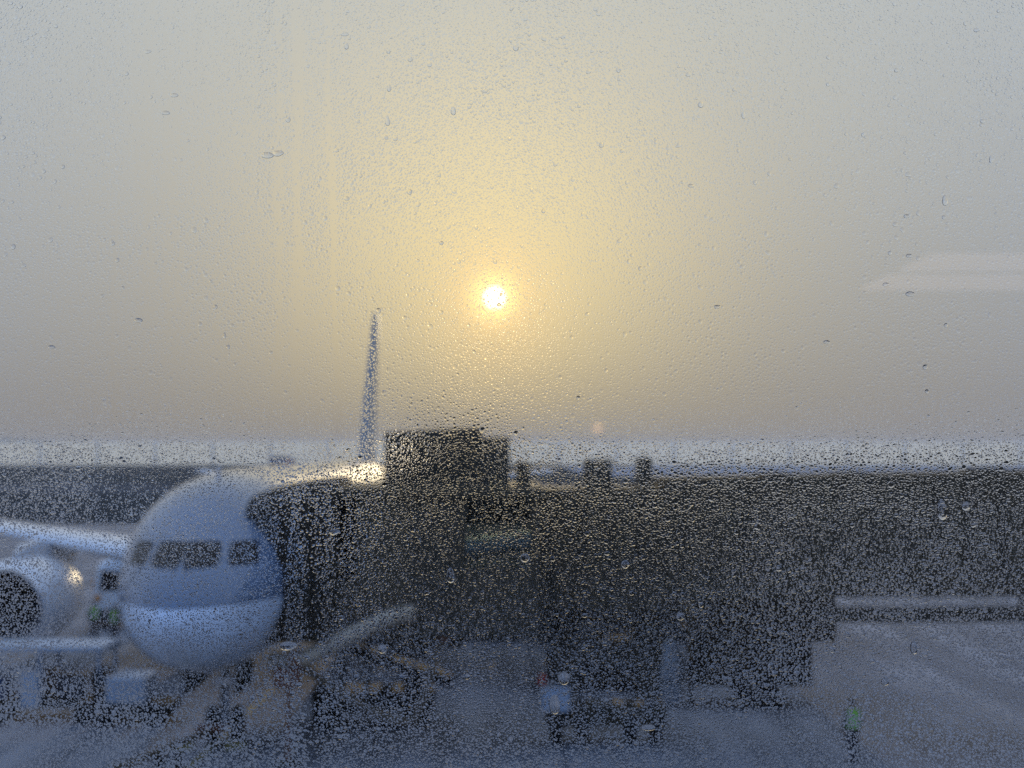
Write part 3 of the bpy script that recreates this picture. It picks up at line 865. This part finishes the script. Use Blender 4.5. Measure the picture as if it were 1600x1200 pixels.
def case(name, m, x, y, z, w, d, h, label):
    o = thing(name, label, 'suitcase', (x, y, z), rng.uniform(-.1, .1), group='suitcases on the cart')
    MB().box(-w/2, w/2, -d/2, d/2, .02, h, .04).build('shell', m, o)
    MB().tube([(-w*.2,0,h),(-w*.2,0,h+.06),(w*.2,0,h+.06),(w*.2,0,h)], .015, 6).build('handle', M['black'], o)
case('suitcase', M['bag3'], -12.0, 34.0, .5, .45, .5, .5, 'dark blue suitcase on the far end of the baggage cart')
case('suitcase', M['bag2'], -11.35, 34.1, .5, .5, .5, .34, 'low brown suitcase lying on the baggage cart deck')
case('suitcase', M['bag1'], -10.3, 34.0, .5, .6, .5, .58, 'tall black suitcase at the tug end of the cart')
case('suitcase', M['bag2'], -10.9, 34.35, .5, .3, .4, .62, 'upright brown suitcase near the middle cart post')
tg = thing('tow_tug', 'small pale blue baggage tug under the aircraft nose', 'tug', (-8.85, 33.7, 0))
MB().box(-.75, 1.0, -.6, .6, .28, .52, .04).build('chassis', M['dark'], tg)
MB().box(-.42, .5, -.62, .62, .524, 1.12, .07).build('engine_hood', M['pale'], tg)
MB().box(-.74, -.44, -.55, .55, .524, .82, .04).build('seat', M['black'], tg)
MB().box(-.78, -.70, -.55, .55, .822, 1.25, .03).build('backrest', M['black'], tg)
MB().tube([(-.42,0,1.0),(-.5,0,1.22)], .025, 8).build('steering_column', M['dark'], tg)
MB().lathe([(-.015,.14),(-.015,.17),(.015,.17),(.015,.14)], (-.5,0,1.22), 'z', 18).build('steering_wheel', M['black'], tg)
MB().box(.96, 1.06, -.6, .6, .3, .5, .03).build('bumper', M['black'], tg)
for x in (-.5, .65):
    for y in (-.52, .52):
        MB().lathe([(-.1,.14),(-.09,.28),(.09,.28),(.1,.14)], (x, y, .28), 'y', 20, True).build('tyre', M['black'], tg, U, True)
# chocks at the nose wheel
for i, (x, y) in enumerate(((-6.95, 30.75), (-5.85, 30.75))):
    o = MB().prism([(-.16,0),(.16,0),(.0,.17)], -.2, .2).build('wheel_chock', M['yellow'])
    o.location = (x*U, y*U, .008); o.rotation_euler = (0, 0, R(90))
    tag(o, 'yellow wheel chock on the %s side of the nose wheels' % ('engine' if i == 0 else 'bridge'), 'chock', 'chocks by the nose wheels')

# dark truck far off on the runway
ft = thing('fire_truck', 'tiny dark blue truck far off above the aircraft roof line', 'truck', (-70.5, 440, 0))
MB().box(-3.6, 2.2, -1.6, 1.6, .8, 3.0, .15).build('body', M['bag3'], ft)
MB().box(2.25, 4.2, -1.5, 1.5, .8, 2.7, .3).build('cab', M['bag3'], ft)
MB().box(-2.5, 1.5, -.6, .6, 3.002, 3.4, .1).build('roof_gear', M['dark'], ft)
for x in (-2.4, -.8, 2.9):
    for y in (-1.3, 1.3):
        MB().lathe([(-.25,.3),(-.22,.8),(.22,.8),(.25,.3)], (x, y, .8), 'y', 16, True).build('tyre', M['black'], ft, U, True)

# ================================================================== people (true metres)
def skin_mesh(name, verts, edges, radii, m, parent, sub=2):
    me = bpy.data.meshes.new(name)
    me.from_pydata(verts, edges, [])
    o = bpy.data.objects.new(name, me)
    COL.objects.link(o); o.parent = parent
    md = o.modifiers.new('skin', 'SKIN'); md.use_smooth_shade = True
    for i, r in enumerate(radii):
        sv = me.skin_vertices[0].data[i]
        sv.radius = r if isinstance(r, tuple) else (r, r)
        sv.use_root = (i == 0)
    sd = o.modifiers.new('sub', 'SUBSURF'); sd.levels = sub; sd.render_levels = sub
    me.materials.append(m)
    return o
def person(loc, rz, label, armr, arml, stride=.1, group=None):
    p = thing('person', label, 'person', loc, rz, group, k=1.0)
    # facing +y; joints: pelvis root
    V = [(0,0,.98),(0,.0,1.18),(0,.0,1.36),(0,-.01,1.47),(0,.01,1.55),(0,.02,1.64),(0,.03,1.71)]
    E = [(0,1),(1,2),(2,3),(3,4),(4,5),(5,6)]
    Rr = [(.165,.115),(.145,.105),(.175,.11),(.075,.07),(.055,.06),(.078,.095),(.06,.075)]
    joints = {}
    for sx, arm in ((1, armr), (-1, arml)):
        b = len(V)
        V += [(sx*.19,0,1.41), arm[0], arm[1], arm[2]]
        Rr += [(.062,.06),(.045,.045),(.035,.033),(.03,.028)]
        E += [(2,b),(b,b+1),(b+1,b+2),(b+2,b+3)]
        joints['a%d' % sx] = (V[b], arm[0], arm[1], arm[2])
        b = len(V)
        f = stride*sx
        V += [(sx*.10,0,.90),(sx*.115,.5*f+.02,.50),(sx*.12,f-.02,.09),(sx*.13,f+.14,.045)]
        Rr += [(.09,.095),(.06,.062),(.042,.045),(.04,.035)]
        E += [(0,b),(b,b+1),(b+1,b+2),(b+2,b+3)]
        joints['l%d' % sx] = V[b:b+4]
    skin_mesh('body', V, E, Rr, M['skin'], p)
    # trousers
    V2 = [(0,0,1.0)]; E2 = []; R2 = [(.175,.125)]
    for sx in (1, -1):
        j = joints['l%d' % sx]; b = len(V2)
        V2 += [j[0], j[1], (j[2][0], j[2][1], .07)]; R2 += [.105, .085, .07]
        E2 += [(0,b),(b,b+1),(b+1,b+2)]
    skin_mesh('trousers', V2, E2, R2, M['navy'], p)
    # jacket with sleeves
    V3 = [(0,0,1.02),(0,0,1.2),(0,0,1.38),(0,-.01,1.46)]; E3 = [(0,1),(1,2),(2,3)]; R3 = [(.18,.13),(.168,.125),(.195,.125),(.09,.085)]
    for sx in (1, -1):
        j = joints['a%d' % sx]; b = len(V3)
        V3 += [j[0], j[1], j[2]]; R3 += [.075, .06, .048]
        E3 += [(2,b),(b,b+1),(b+1,b+2)]
    skin_mesh('jacket', V3, E3, R3, M['navy'], p)
    # hi-vis vest shell round the chest
    rings = []
    for z, a, b in ((.97,.215,.165),(1.1,.205,.16),(1.25,.222,.165),(1.38,.235,.16),(1.455,.17,.125),(1.49,.11,.10)):
        rings.append([(a*math.cos(2*math.pi*k/24), b*math.sin(2*math.pi*k/24), z) for k in range(24)])
    vst = MB().loft(rings, False, False).build('vest', M['hivis'], p, 1.0, True, 60)
    for z0, z1, a0, b0, a1, b1 in ((1.06,1.11,.2095,.1645,.2085,.1638),(1.24,1.29,.2245,.1685,.2285,.168)):
        MB().loft([[(a0*math.cos(2*math.pi*k/24), b0*math.sin(2*math.pi*k/24), z0) for k in range(24)],
                   [(a1*math.cos(2*math.pi*k/24), b1*math.sin(2*math.pi*k/24), z1) for k in range(24)]], False, False).build('reflective_band', M['silver'], vst, 1.0, True)
    # hair cap, face features
    rings = []
    for i in range(7):
        t = i/6*1.75
        rings.append([(max(.095*math.sin(t),.004)*math.cos(2*math.pi*k/18), .0+max(.115*math.sin(t),.004)*math.sin(2*math.pi*k/18) + .005, 1.675+.115*math.cos(t) - (.05 if math.sin(2*math.pi*k/18) < -.2 and i > 4 else 0)) for k in range(18)])
    MB().loft(rings, True, False).build('hair', M['hair'], p, 1.0, True, 80)
    MB().loft([[(-.012,.112,1.655),(.012,.112,1.655),(.0,.118,1.685)],[(-.018,.135,1.63),(.018,.135,1.63),(0,.128,1.645)]]).build('nose', M['skin'], p, 1.0, True)
    for sx in (1, -1):
        MB().box(sx*.035-.014, sx*.035+.014, .108, .118, 1.668, 1.682, .004).build('eye', M['bag1'], p, 1.0)
        MB().lathe([(-.01,.012),(0,.032),(.012,.02)], (sx*.085, .015, 1.655), 'x', 10, True).build('ear', M['skin'], p, 1.0, True)
        # hand: palm and five fingers, slightly curled
        sh, elb, wr, hd = [Vector(q) for q in joints['a%d' % sx]]
        d = (hd - wr).normalized(); fwd = Vector((0,1,0)); fwd = (fwd - d*fwd.dot(d)).normalized(); sidev = d.cross(fwd)
        hm = MB()
        palm = hd + d*.02
        hm.loft([[tuple(palm + d*q + fwd*a*w + sidev*b*.013) for a, b in ((-1,-1),(1,-1),(1,1),(-1,1))] for q, w in ((-.04,.026),(0,.040),(.05,.042))])
        for i in range(4):
            o = palm + d*.045 + fwd*(.032 - i*.021)
            ln = (.068,.078,.072,.056)[i]
            hm.tube([o, o+d*ln*.45+sidev*(-.004*sx), o+d*ln*.8-sidev*.014*sx, o+d*ln-sidev*.028*sx], [.0095,.009,.008,.006], 7)
        o = palm + fwd*.036
        hm.tube([o-d*.015, o+fwd*.022+d*.018, o+fwd*.03+d*.05], [.011,.01,.007], 7)
        hm.build('hand', M['skin'], p, 1.0, True, 60)
        f = stride*sx
        MB().loft([[(sx*.125+a*w, f+q, b) for a, b in ((-1,.0),(1,.0),(.8,hh),(-.8,hh))] for q, w, hh in ((-.10,.04,.09),(-.02,.045,.12),(.10,.05,.08),(.19,.035,.05))]).build('shoe', M['bag1'], p, 1.0, True, 60)
    return p
person((9.45, 40.3, 0.008), R(20), 'worker in a green high visibility vest standing alone on the open apron', ((.27,-.02,1.13),(.25,.08,.90),(.24,.12,.83)), ((-.27,-.02,1.13),(-.25,.06,.90),(-.24,.10,.83)), .08)
person((-17.55, 64.0, 0.008), R(150), 'worker in a bright green vest next to the aircraft nose', ((.28,0,1.14),(.22,.18,1.02),(.18,.24,1.0)), ((-.27,-.02,1.13),(-.26,.06,.90),(-.25,.1,.83)), .05, group='workers under the wing')
person((-18.9, 65.5, 0.008), R(200), 'worker in a green vest farther from the nose, close to the engine', ((.27,-.02,1.13),(.25,.08,.90),(.24,.12,.83)), ((-.27,.02,1.13),(-.25,.1,.92),(-.24,.14,.86)), .12, group='workers under the wing')

# ================================================================== terminal hall round the camera (true metres)
def mbox(name, x0, x1, y0, y1, z0, z1, m, parent=None, kind='structure'):
    o = MB().box(x0, x1, y0, y1, z0, z1).build(name, m, parent, 1.0)
    if kind and parent is None: o['kind'] = kind
    return o
FZ, CZ = EYE - 1.62, EYE + 2.75
PY0, PY1 = 0.620, 0.632      # inner and outer face of the pane
mbox('hall_floor', -16, 16, -26, .55, FZ-.3, FZ, M['hallfloor'])
mbox('hall_ceiling', -16, 16, -26, .55, CZ, CZ+.3, M['hallwall'])
mbox('hall_wall_back', -16, 16, -26.3, -26.002, FZ-.3, CZ+.3, M['hallwall'])
mbox('hall_wall_left', -16.3, -16.002, -26.3, .55, FZ-.3, CZ+.3, M['hallwall'])
mbox('hall_wall_right', 16.002, 16.3, -26.3, .55, FZ-.3, CZ+.3, M['hallwall'])
mbox('facade_wall_lower', -30, 30, .552, .85, 0, FZ+.12, M['facade'])
mbox('facade_wall_upper', -30, 30, .552, .85, CZ-.1, CZ+1.2, M['facade'])
mbox('roof_eave', -30, 30, -27, 2.3, CZ+1.202, CZ+1.45, M['facade'])
wz0, wz1 = FZ+.122, CZ-.102
frame = thing('window_frame', 'dark metal mullions holding the terminal window panes', 'window frame', (0, .6, wz0), 0, k=1.0)
PWID = 3.0
for i in range(-5, 6):
    x = (i - .5)*PWID + .0
    MB().box(x-.04, x+.04, -.045, .16, .002, wz1-wz0-.002, .006).build('mullion', M['mull'], frame, 1.0)
def pane_at(ix):
    x0 = (ix-.5)*PWID + .042; x1 = (ix+.5)*PWID - .042
    return x0, x1
pane = thing('window_pane', 'large terminal window pane covered in dew droplets', 'window', (0, PY0, wz0), 0, k=1.0)
x0, x1 = pane_at(0)
MB().box(x0, x1, 0, PY1-PY0, .004, wz1-wz0-.004).build('glass_sheet', M['glass'], pane, 1.0)
for ix in (-5, -4, -3, -2, -1, 1, 2, 3, 4):
    a, b = pane_at(ix)
    MB().box(a, b, PY0-.6, PY1-.6, .004, wz1-wz0-.004).build('side_pane', M['glass'], frame, 1.0)
# lamps in the hall whose reflections hang in the glass
cl = thing('ceiling_lamp', 'long pale lamp strips on the hall ceiling mirrored in the glass', 'lamp', (0, 0, CZ), 0, k=1.0)
for (xl, xr, y0, y1) in ((6.0, 12.5, -20.9, -19.2), (6.05, 12.5, -23.6, -21.7)):
    hz = MB().add([(xl,y1,-.05),(xr,y1,-.05),(xr,y0,-.05),(xl,y0,-.05),(xl,y1,-.005),(xr,y1,-.005),(xr,y0,-.005),(xl,y0,-.005)],
             [(0,1,2,3),(4,5,6,7),(0,1,5,4),(1,2,6,5),(2,3,7,6),(3,0,4,7)]).build('lamp_strip', M['lamp'], cl, 1.0)
wl = thing('wall_lamp', 'small warm lamp on the hall back wall mirrored in the glass', 'lamp', (1.62, -26.0, EYE+.34), 0, k=1.0)
MB().lathe([(0,.10),(.06,.11),(.10,.05)], (0,0,0), 'y', 16, True).build('globe', M['spot'], wl, 1.0, True)

# ---- dew: tens of thousands of drops, real domes of water on the outer face
PXM = PY1 / 2250.0           # pane metres per layout unit of the dew film
DW, DH, DX, DY = 1720, 1320, -60, -60
def soft_noise(r_, h, w, cell):
    gh, gw = h // cell + 3, w // cell + 3
    g_ = r_.random((gh, gw))
    yy = np.arange(h) / cell; xx = np.arange(w) / cell
    y0 = yy.astype(int); x0 = xx.astype(int); fy = (yy - y0)[:, None]; fx = (xx - x0)[None, :]
    fy = fy*fy*(3-2*fy); fx = fx*fx*(3-2*fx)
    a_ = g_[np.ix_(y0, x0)]; b_ = g_[np.ix_(y0, x0+1)]; c_ = g_[np.ix_(y0+1, x0)]; d_ = g_[np.ix_(y0+1, x0+1)]
    return (a_*(1-fx)+b_*fx)*(1-fy) + (c_*(1-fx)+d_*fx)*fy
def wiped(r_):
    """0..1 map of where water has run down and carried the small drops off"""
    m = np.zeros((DH, DW))
    xs = np.arange(DW) + DX
    runs = [  # x, top, x, bottom, half width, strength
        (178,330,182,730,6,.8),(205,-60,214,300,7,.6),(226,-60,232,520,10,.8),(258,-60,262,560,9,.7),(272,120,276,700,7,.7),
        (432,-60,436,640,7,.9),(461,-60,466,720,9,.95),(505,-60,531,705,6,.95),(520,420,534,700,5,.6),(322,400,350,560,5,.5),
        (606,60,604,300,4,.5),(708,100,709,180,4,.6),(1476,220,1477,312,4,.6),(1040,-60,1046,90,4,.4),(1232,-60,1230,140,4,.35),
        (445,762,446,1010,7,.7),(486,764,492,1240,11,.85),(502,770,504,1010,5,.5),(537,760,524,960,6,.75),(736,762,708,980,5,.6),(716,800,690,1010,4,.5),
        (826,760,832,905,5,.55),(168,735,172,812,9,.6),(196,735,192,810,7,.6),(880,1060,884,1240,8,.5),(1500,800,1504,900,5,.4),(1345,860,1348,940,5,.35)]
    for xa, ya, xb, yb, hw, st in runs:
        ph = r_.uniform(0, 6.28, 3)
        for y in range(max(ya, DY), min(yb, DY + DH - 1)):
            t = (y - ya) / max(1, yb - ya)
            x = xa + (xb-xa)*t + 1.6*math.sin(y*.021+ph[0]) + .9*math.sin(y*.06+ph[1])
            w = hw * (1.05 + .4*math.sin(y*.017+ph[2]))
            e = st * min(1, (y-ya)/40 + .2) * min(1, (yb-y)/30 + .1)
            row = m[y - DY]
            i0, i1 = max(0, int(x-2*w)-DX), min(DW, int(x+2*w)-DX+1)
            seg = xs[i0:i1]
            row[i0:i1] = np.maximum(row[i0:i1], e*np.exp(-((seg-x)/w)**4))
    return m
def fine_patch(u, v):
    """a patch of the pane where the dew is younger and finer"""
    d = ((u-318)/np.where(u < 318, 300.0, 135.0))**2 + ((v-890)/180.0)**2
    return np.clip(1.6 - d, 0, 1)
def dew_field(seed):
    r_ = np.random.default_rng(seed)
    wipe = wiped(r_)
    vv = np.arange(DH)[:, None] + DY
    uu = np.arange(DW)[None, :] + DX
    t = np.clip((vv-695)/100, 0, 1); t = t*t*(3-2*t)
    size = (.53 + .09*t) * (.82 + .36*soft_noise(r_, DH, DW, 90)) * (.9 + .2*soft_noise(r_, DH, DW, 23))
    size = size * np.where((uu > 190) & (uu < 400) & (vv < 330), .78, 1.0)
    size = size * (1 - .33*fine_patch(uu, vv))
    G = 2                                   # occupancy cells per unit
    occ = np.zeros((DH*G+40, DW*G+40), bool)
    disks = {}
    for ri in range(1, 19):
        yy, xx = np.mgrid[-ri:ri+1, -ri:ri+1]
        disks[ri] = (xx*xx + yy*yy) <= ri*ri + .5
    out = []
    for lo, hi, per in ((5.0, 7.5, 2600), (3.4, 5.0, 90), (2.4, 3.4, 15), (1.6, 2.4, 9)):
        n = int(DW*DH/per)
        X = r_.uniform(0, DW-1, n); Y = r_.uniform(0, DH-1, n); Z = r_.random(n)
        xi = X.astype(int); yi = Y.astype(int)
        RR = r_.uniform(lo, hi, n) * size[yi, xi]
        keep = Z > wipe[yi, xi]*.96
        for x, y, rr in zip(X[keep], Y[keep], RR[keep]):
            pk = .92 if y + DY < 690 else .74
            ri = max(1, min(18, int(rr*G*pk+.5)))
            b, a = int(y*G)+20, int(x*G)+20
            sl = occ[b-ri:b+ri+1, a-ri:a+ri+1]
            dk = disks[ri]
            if (sl & dk).any():
                continue
            sl |= dk
            out.append((x, y, rr))
    return np.array(out)
def drops_mesh(name, A, ox, oy, seed):
    r_ = np.random.default_rng(seed)
    allv = []; allf = []; base = 0
    for lo, hi, seg, tt in ((2.6, 99, 9, (1.0, .84, .5)), (1.55, 2.6, 6, (1.0, .68)), (1.05, 1.55, 5, (1.0, .62)), (0, 1.05, 6, (1.0,))):
        sel = A[(A[:,2] >= lo) & (A[:,2] < hi)]
        n = len(sel)
        if n == 0: continue
        ph = np.linspace(0, 2*np.pi, seg, endpoint=False)[None, :] + r_.uniform(0, 6.28, (n,1))
        a2 = r_.uniform(.0, .22, (n,1)); p2 = r_.uniform(0, 6.28, (n,1)); a3 = r_.uniform(0, .14, (n,1)); p3 = r_.uniform(0, 6.28, (n,1))
        rad = 1 + a2*np.cos(2*ph+p2) + a3*np.cos(3*ph+p3)
        rr = sel[:,2:3]*PXM
        tv = np.clip((sel[:,1:2]+oy-728)/60, 0, 1)
        hk = (r_.uniform(.11, .27, (n,1))*(1-tv)*np.clip(1.5 - 1.2*(sel[:,1:2]+oy)/700, .34, 1.5) + r_.uniform(.09, .25, (n,1))*tv)*rr*(1 - .48*fine_patch(sel[:,0:1]+ox, sel[:,1:2]+oy))     # height of the dome
        sag = r_.uniform(.15, .42, (n,1))*rr         # gravity pulls the belly down
        cx = (sel[:,0:1]+ox-800)*PXM; cz = -(sel[:,1:2]+oy-697)*PXM
        rings = []
        for t in tt:
            z = hk*(1-t**2.4)**.85 if t < 1 else 0*hk
            rings.append(np.stack([cx+rr*rad*t*np.cos(ph), z+0*ph, cz+rr*rad*t*np.sin(ph)-sag*(1-t*t)], -1))
        apex = np.stack([cx, hk, cz-sag], -1)
        V = np.concatenate(rings+[apex], 1)
        m = V.shape[1]
        f = []
        for k_ in range(len(tt)-1):
            for j in range(seg):
                a = k_*seg+j; b = k_*seg+(j+1) % seg
                f.append((a, a+seg, b+seg)); f.append((a, b+seg, b))
        L = (len(tt)-1)*seg
        for j in range(seg):
            f.append((L+j, m-1, L+(j+1) % seg))
        F = np.array(f)[None] + (np.arange(n)*m)[:,None,None] + base
        allv.append(V.reshape(-1,3)); allf.append(F.reshape(-1,3)); base += n*m
    V = np.concatenate(allv); F = np.concatenate(allf)
    me = bpy.data.meshes.new(name)
    me.vertices.add(len(V)); me.vertices.foreach_set('co', V.astype(np.float32).ravel())
    me.loops.add(F.size); me.loops.foreach_set('vertex_index', F.astype(np.int32).ravel())
    me.polygons.add(len(F)); me.polygons.foreach_set('loop_start', np.arange(0, F.size, 3, dtype=np.int32))
    me.polygons.foreach_set('loop_total', np.full(len(F), 3, np.int32))
    me.polygons.foreach_set('use_smooth', np.ones(len(F), bool))
    me.update(calc_edges=True)
    me.materials.append(M['water'])
    return me
A = dew_field(11)
me = drops_mesh('dew_droplets', A, DX, DY, 12)
dew = bpy.data.objects.new('dew_droplets', me); COL.objects.link(dew); dew.parent = pane
dew.location = (0, PY1-PY0, EYE-wz0); dew['kind'] = 'stuff'
S['dew_count'] = len(A); S['dew_tris'] = len(me.polygons)
# the same film goes on over the rest of the pane
for i in (-2, -1, 0, 1, 2):
    for j in (-2, -1, 0, 1, 2):
        if (i, j) == (0, 0): continue
        o = dew.copy(); COL.objects.link(o); o.parent = pane
        o.location = (i*DW*PXM, PY1-PY0, EYE-wz0+j*DH*PXM)
# larger drops that stand out one by one
def big_drop(wx, wz, seed, tail=0.0):
    r_ = random.Random(seed)
    seg = 20; mb = MB()
    a2, p2, a3, p3 = r_.uniform(0, .12), r_.uniform(0, 6), r_.uniform(0, .08), r_.uniform(0, 6)
    rings = []
    for t in (1.0, .95, .86, .7, .45, .2):
        ring = []
        for k_ in range(seg):
            p = 2*math.pi*k_/seg
            q = 1 + a2*math.cos(2*p+p2) + a3*math.cos(3*p+p3)
            zz = math.sin(p)*wz*(1 + (tail if math.sin(p) > 0 else 0))
            ring.append((wx*q*t*math.cos(p), .30*(wx+wz)/2*(1-t**2.6)**.8 if t < 1 else 0, zz*q*t - .34*wz*(1-t*t)))
        rings.append(ring)
    mb.loft(rings, False, True)
    return mb
protos = []
bigs = [(1096,162,6,0),(417,242,9,1),(434,239,8,1),(257,175,6,1),(449,186,5,0),(606,78,4,0),(607,137,5,2),(605,190,6,2),(603,214,4,0),(708,173,6,2),(806,72,6,0),
        (940,226,5,0),(967,107,5,0),(1477,315,7,2),(1417,338,5,1),(1475,340,4,0),(1390,396,4,0),(1420,400,5,1),(1383,445,5,1),(1421,460,7,1),(1476,509,4,0),(1443,574,5,0),
        (1445,612,4,0),(1080,290,5,1),(849,330,4,0),(757,140,5,1),(21,386,5,0),(177,381,4,0),(184,407,4,0),(218,501,6,1),(338,480,4,0),(352,526,4,2),(358,543,4,0),(83,543,5,1),
        (193,450,3,0),(330,440,3,0),(97,260,4,0),(270,147,6,1),(228,78,5,1),(195,113,4,0),(1180,285,4,0),(1290,535,5,1),(903,622,4,0),(806,677,5,0),(1163,180,5,2),(1296,130,4,0),
        (1530,44,5,1),(880,55,4,0),(592,486,5,0),(640,90,5,0),(540,70,5,2),(537,50,6,1),(1350,210,4,0),(1000,420,4,0),(1120,480,5,1),(690,380,4,0),(640,300,5,0),(1550,250,5,2),
        (1466,800,13,2),(1503,790,9,0),(880,1055,12,0),(705,900,10,2),(975,880,8,0),(820,870,9,0),(866,1098,13,2),(1060,960,8,0),(525,830,8,1),(1010,1130,10,1),(1420,1010,9,2),(1375,1060,8,0),(455,1005,13,1),(600,1010,9,0)]
for n_, (u_, v_, r_px, ty) in enumerate(bigs):
    key = (ty, n_ % 2)
    found = [p for p in protos if p[0] == key]
    if found:
        o = found[0][1].copy(); COL.objects.link(o); o.parent = pane
    else:
        mb = big_drop((1.0, 1.35, .85)[ty], (1.05, .72, 1.15)[ty], n_+3, (.0, .0, .55)[ty])
        o = mb.build('large_drop', M['water'], pane, 1.0, True, 85)
        if sum(p.normal.y for p in o.data.polygons) < 0:
            o.data.flip_normals()
        protos.append((key, o))
    sc = r_px * PXM * .78
    o.location = ((u_-800)*PXM, PY1-PY0+.00003, EYE-wz0-(v_-697)*PXM)
    o.scale = (sc, sc, sc)

# ================================================================== dusty air over the airfield
vm = bpy.data.materials.new('dusty_air'); vm.use_nodes = True
vn = vm.node_tree.nodes; vn.clear()
pv = vn.new('ShaderNodeVolumePrincipled'); pv.inputs['Color'].default_value = (0.86, 0.88, 0.90, 1)
pv.inputs['Density'].default_value = 0.00028; pv.inputs['Anisotropy'].default_value = 0.1
vo = vn.new('ShaderNodeOutputMaterial'); vm.node_tree.links.new(pv.outputs[0], vo.inputs['Volume'])
hz = MB().box(-3700, 3700, -900, 5040, -1.8, 24.5).build('haze', vm, None, 1.0)
tag(hz, 'thin dusty air over the whole airfield', None, None, 'stuff')
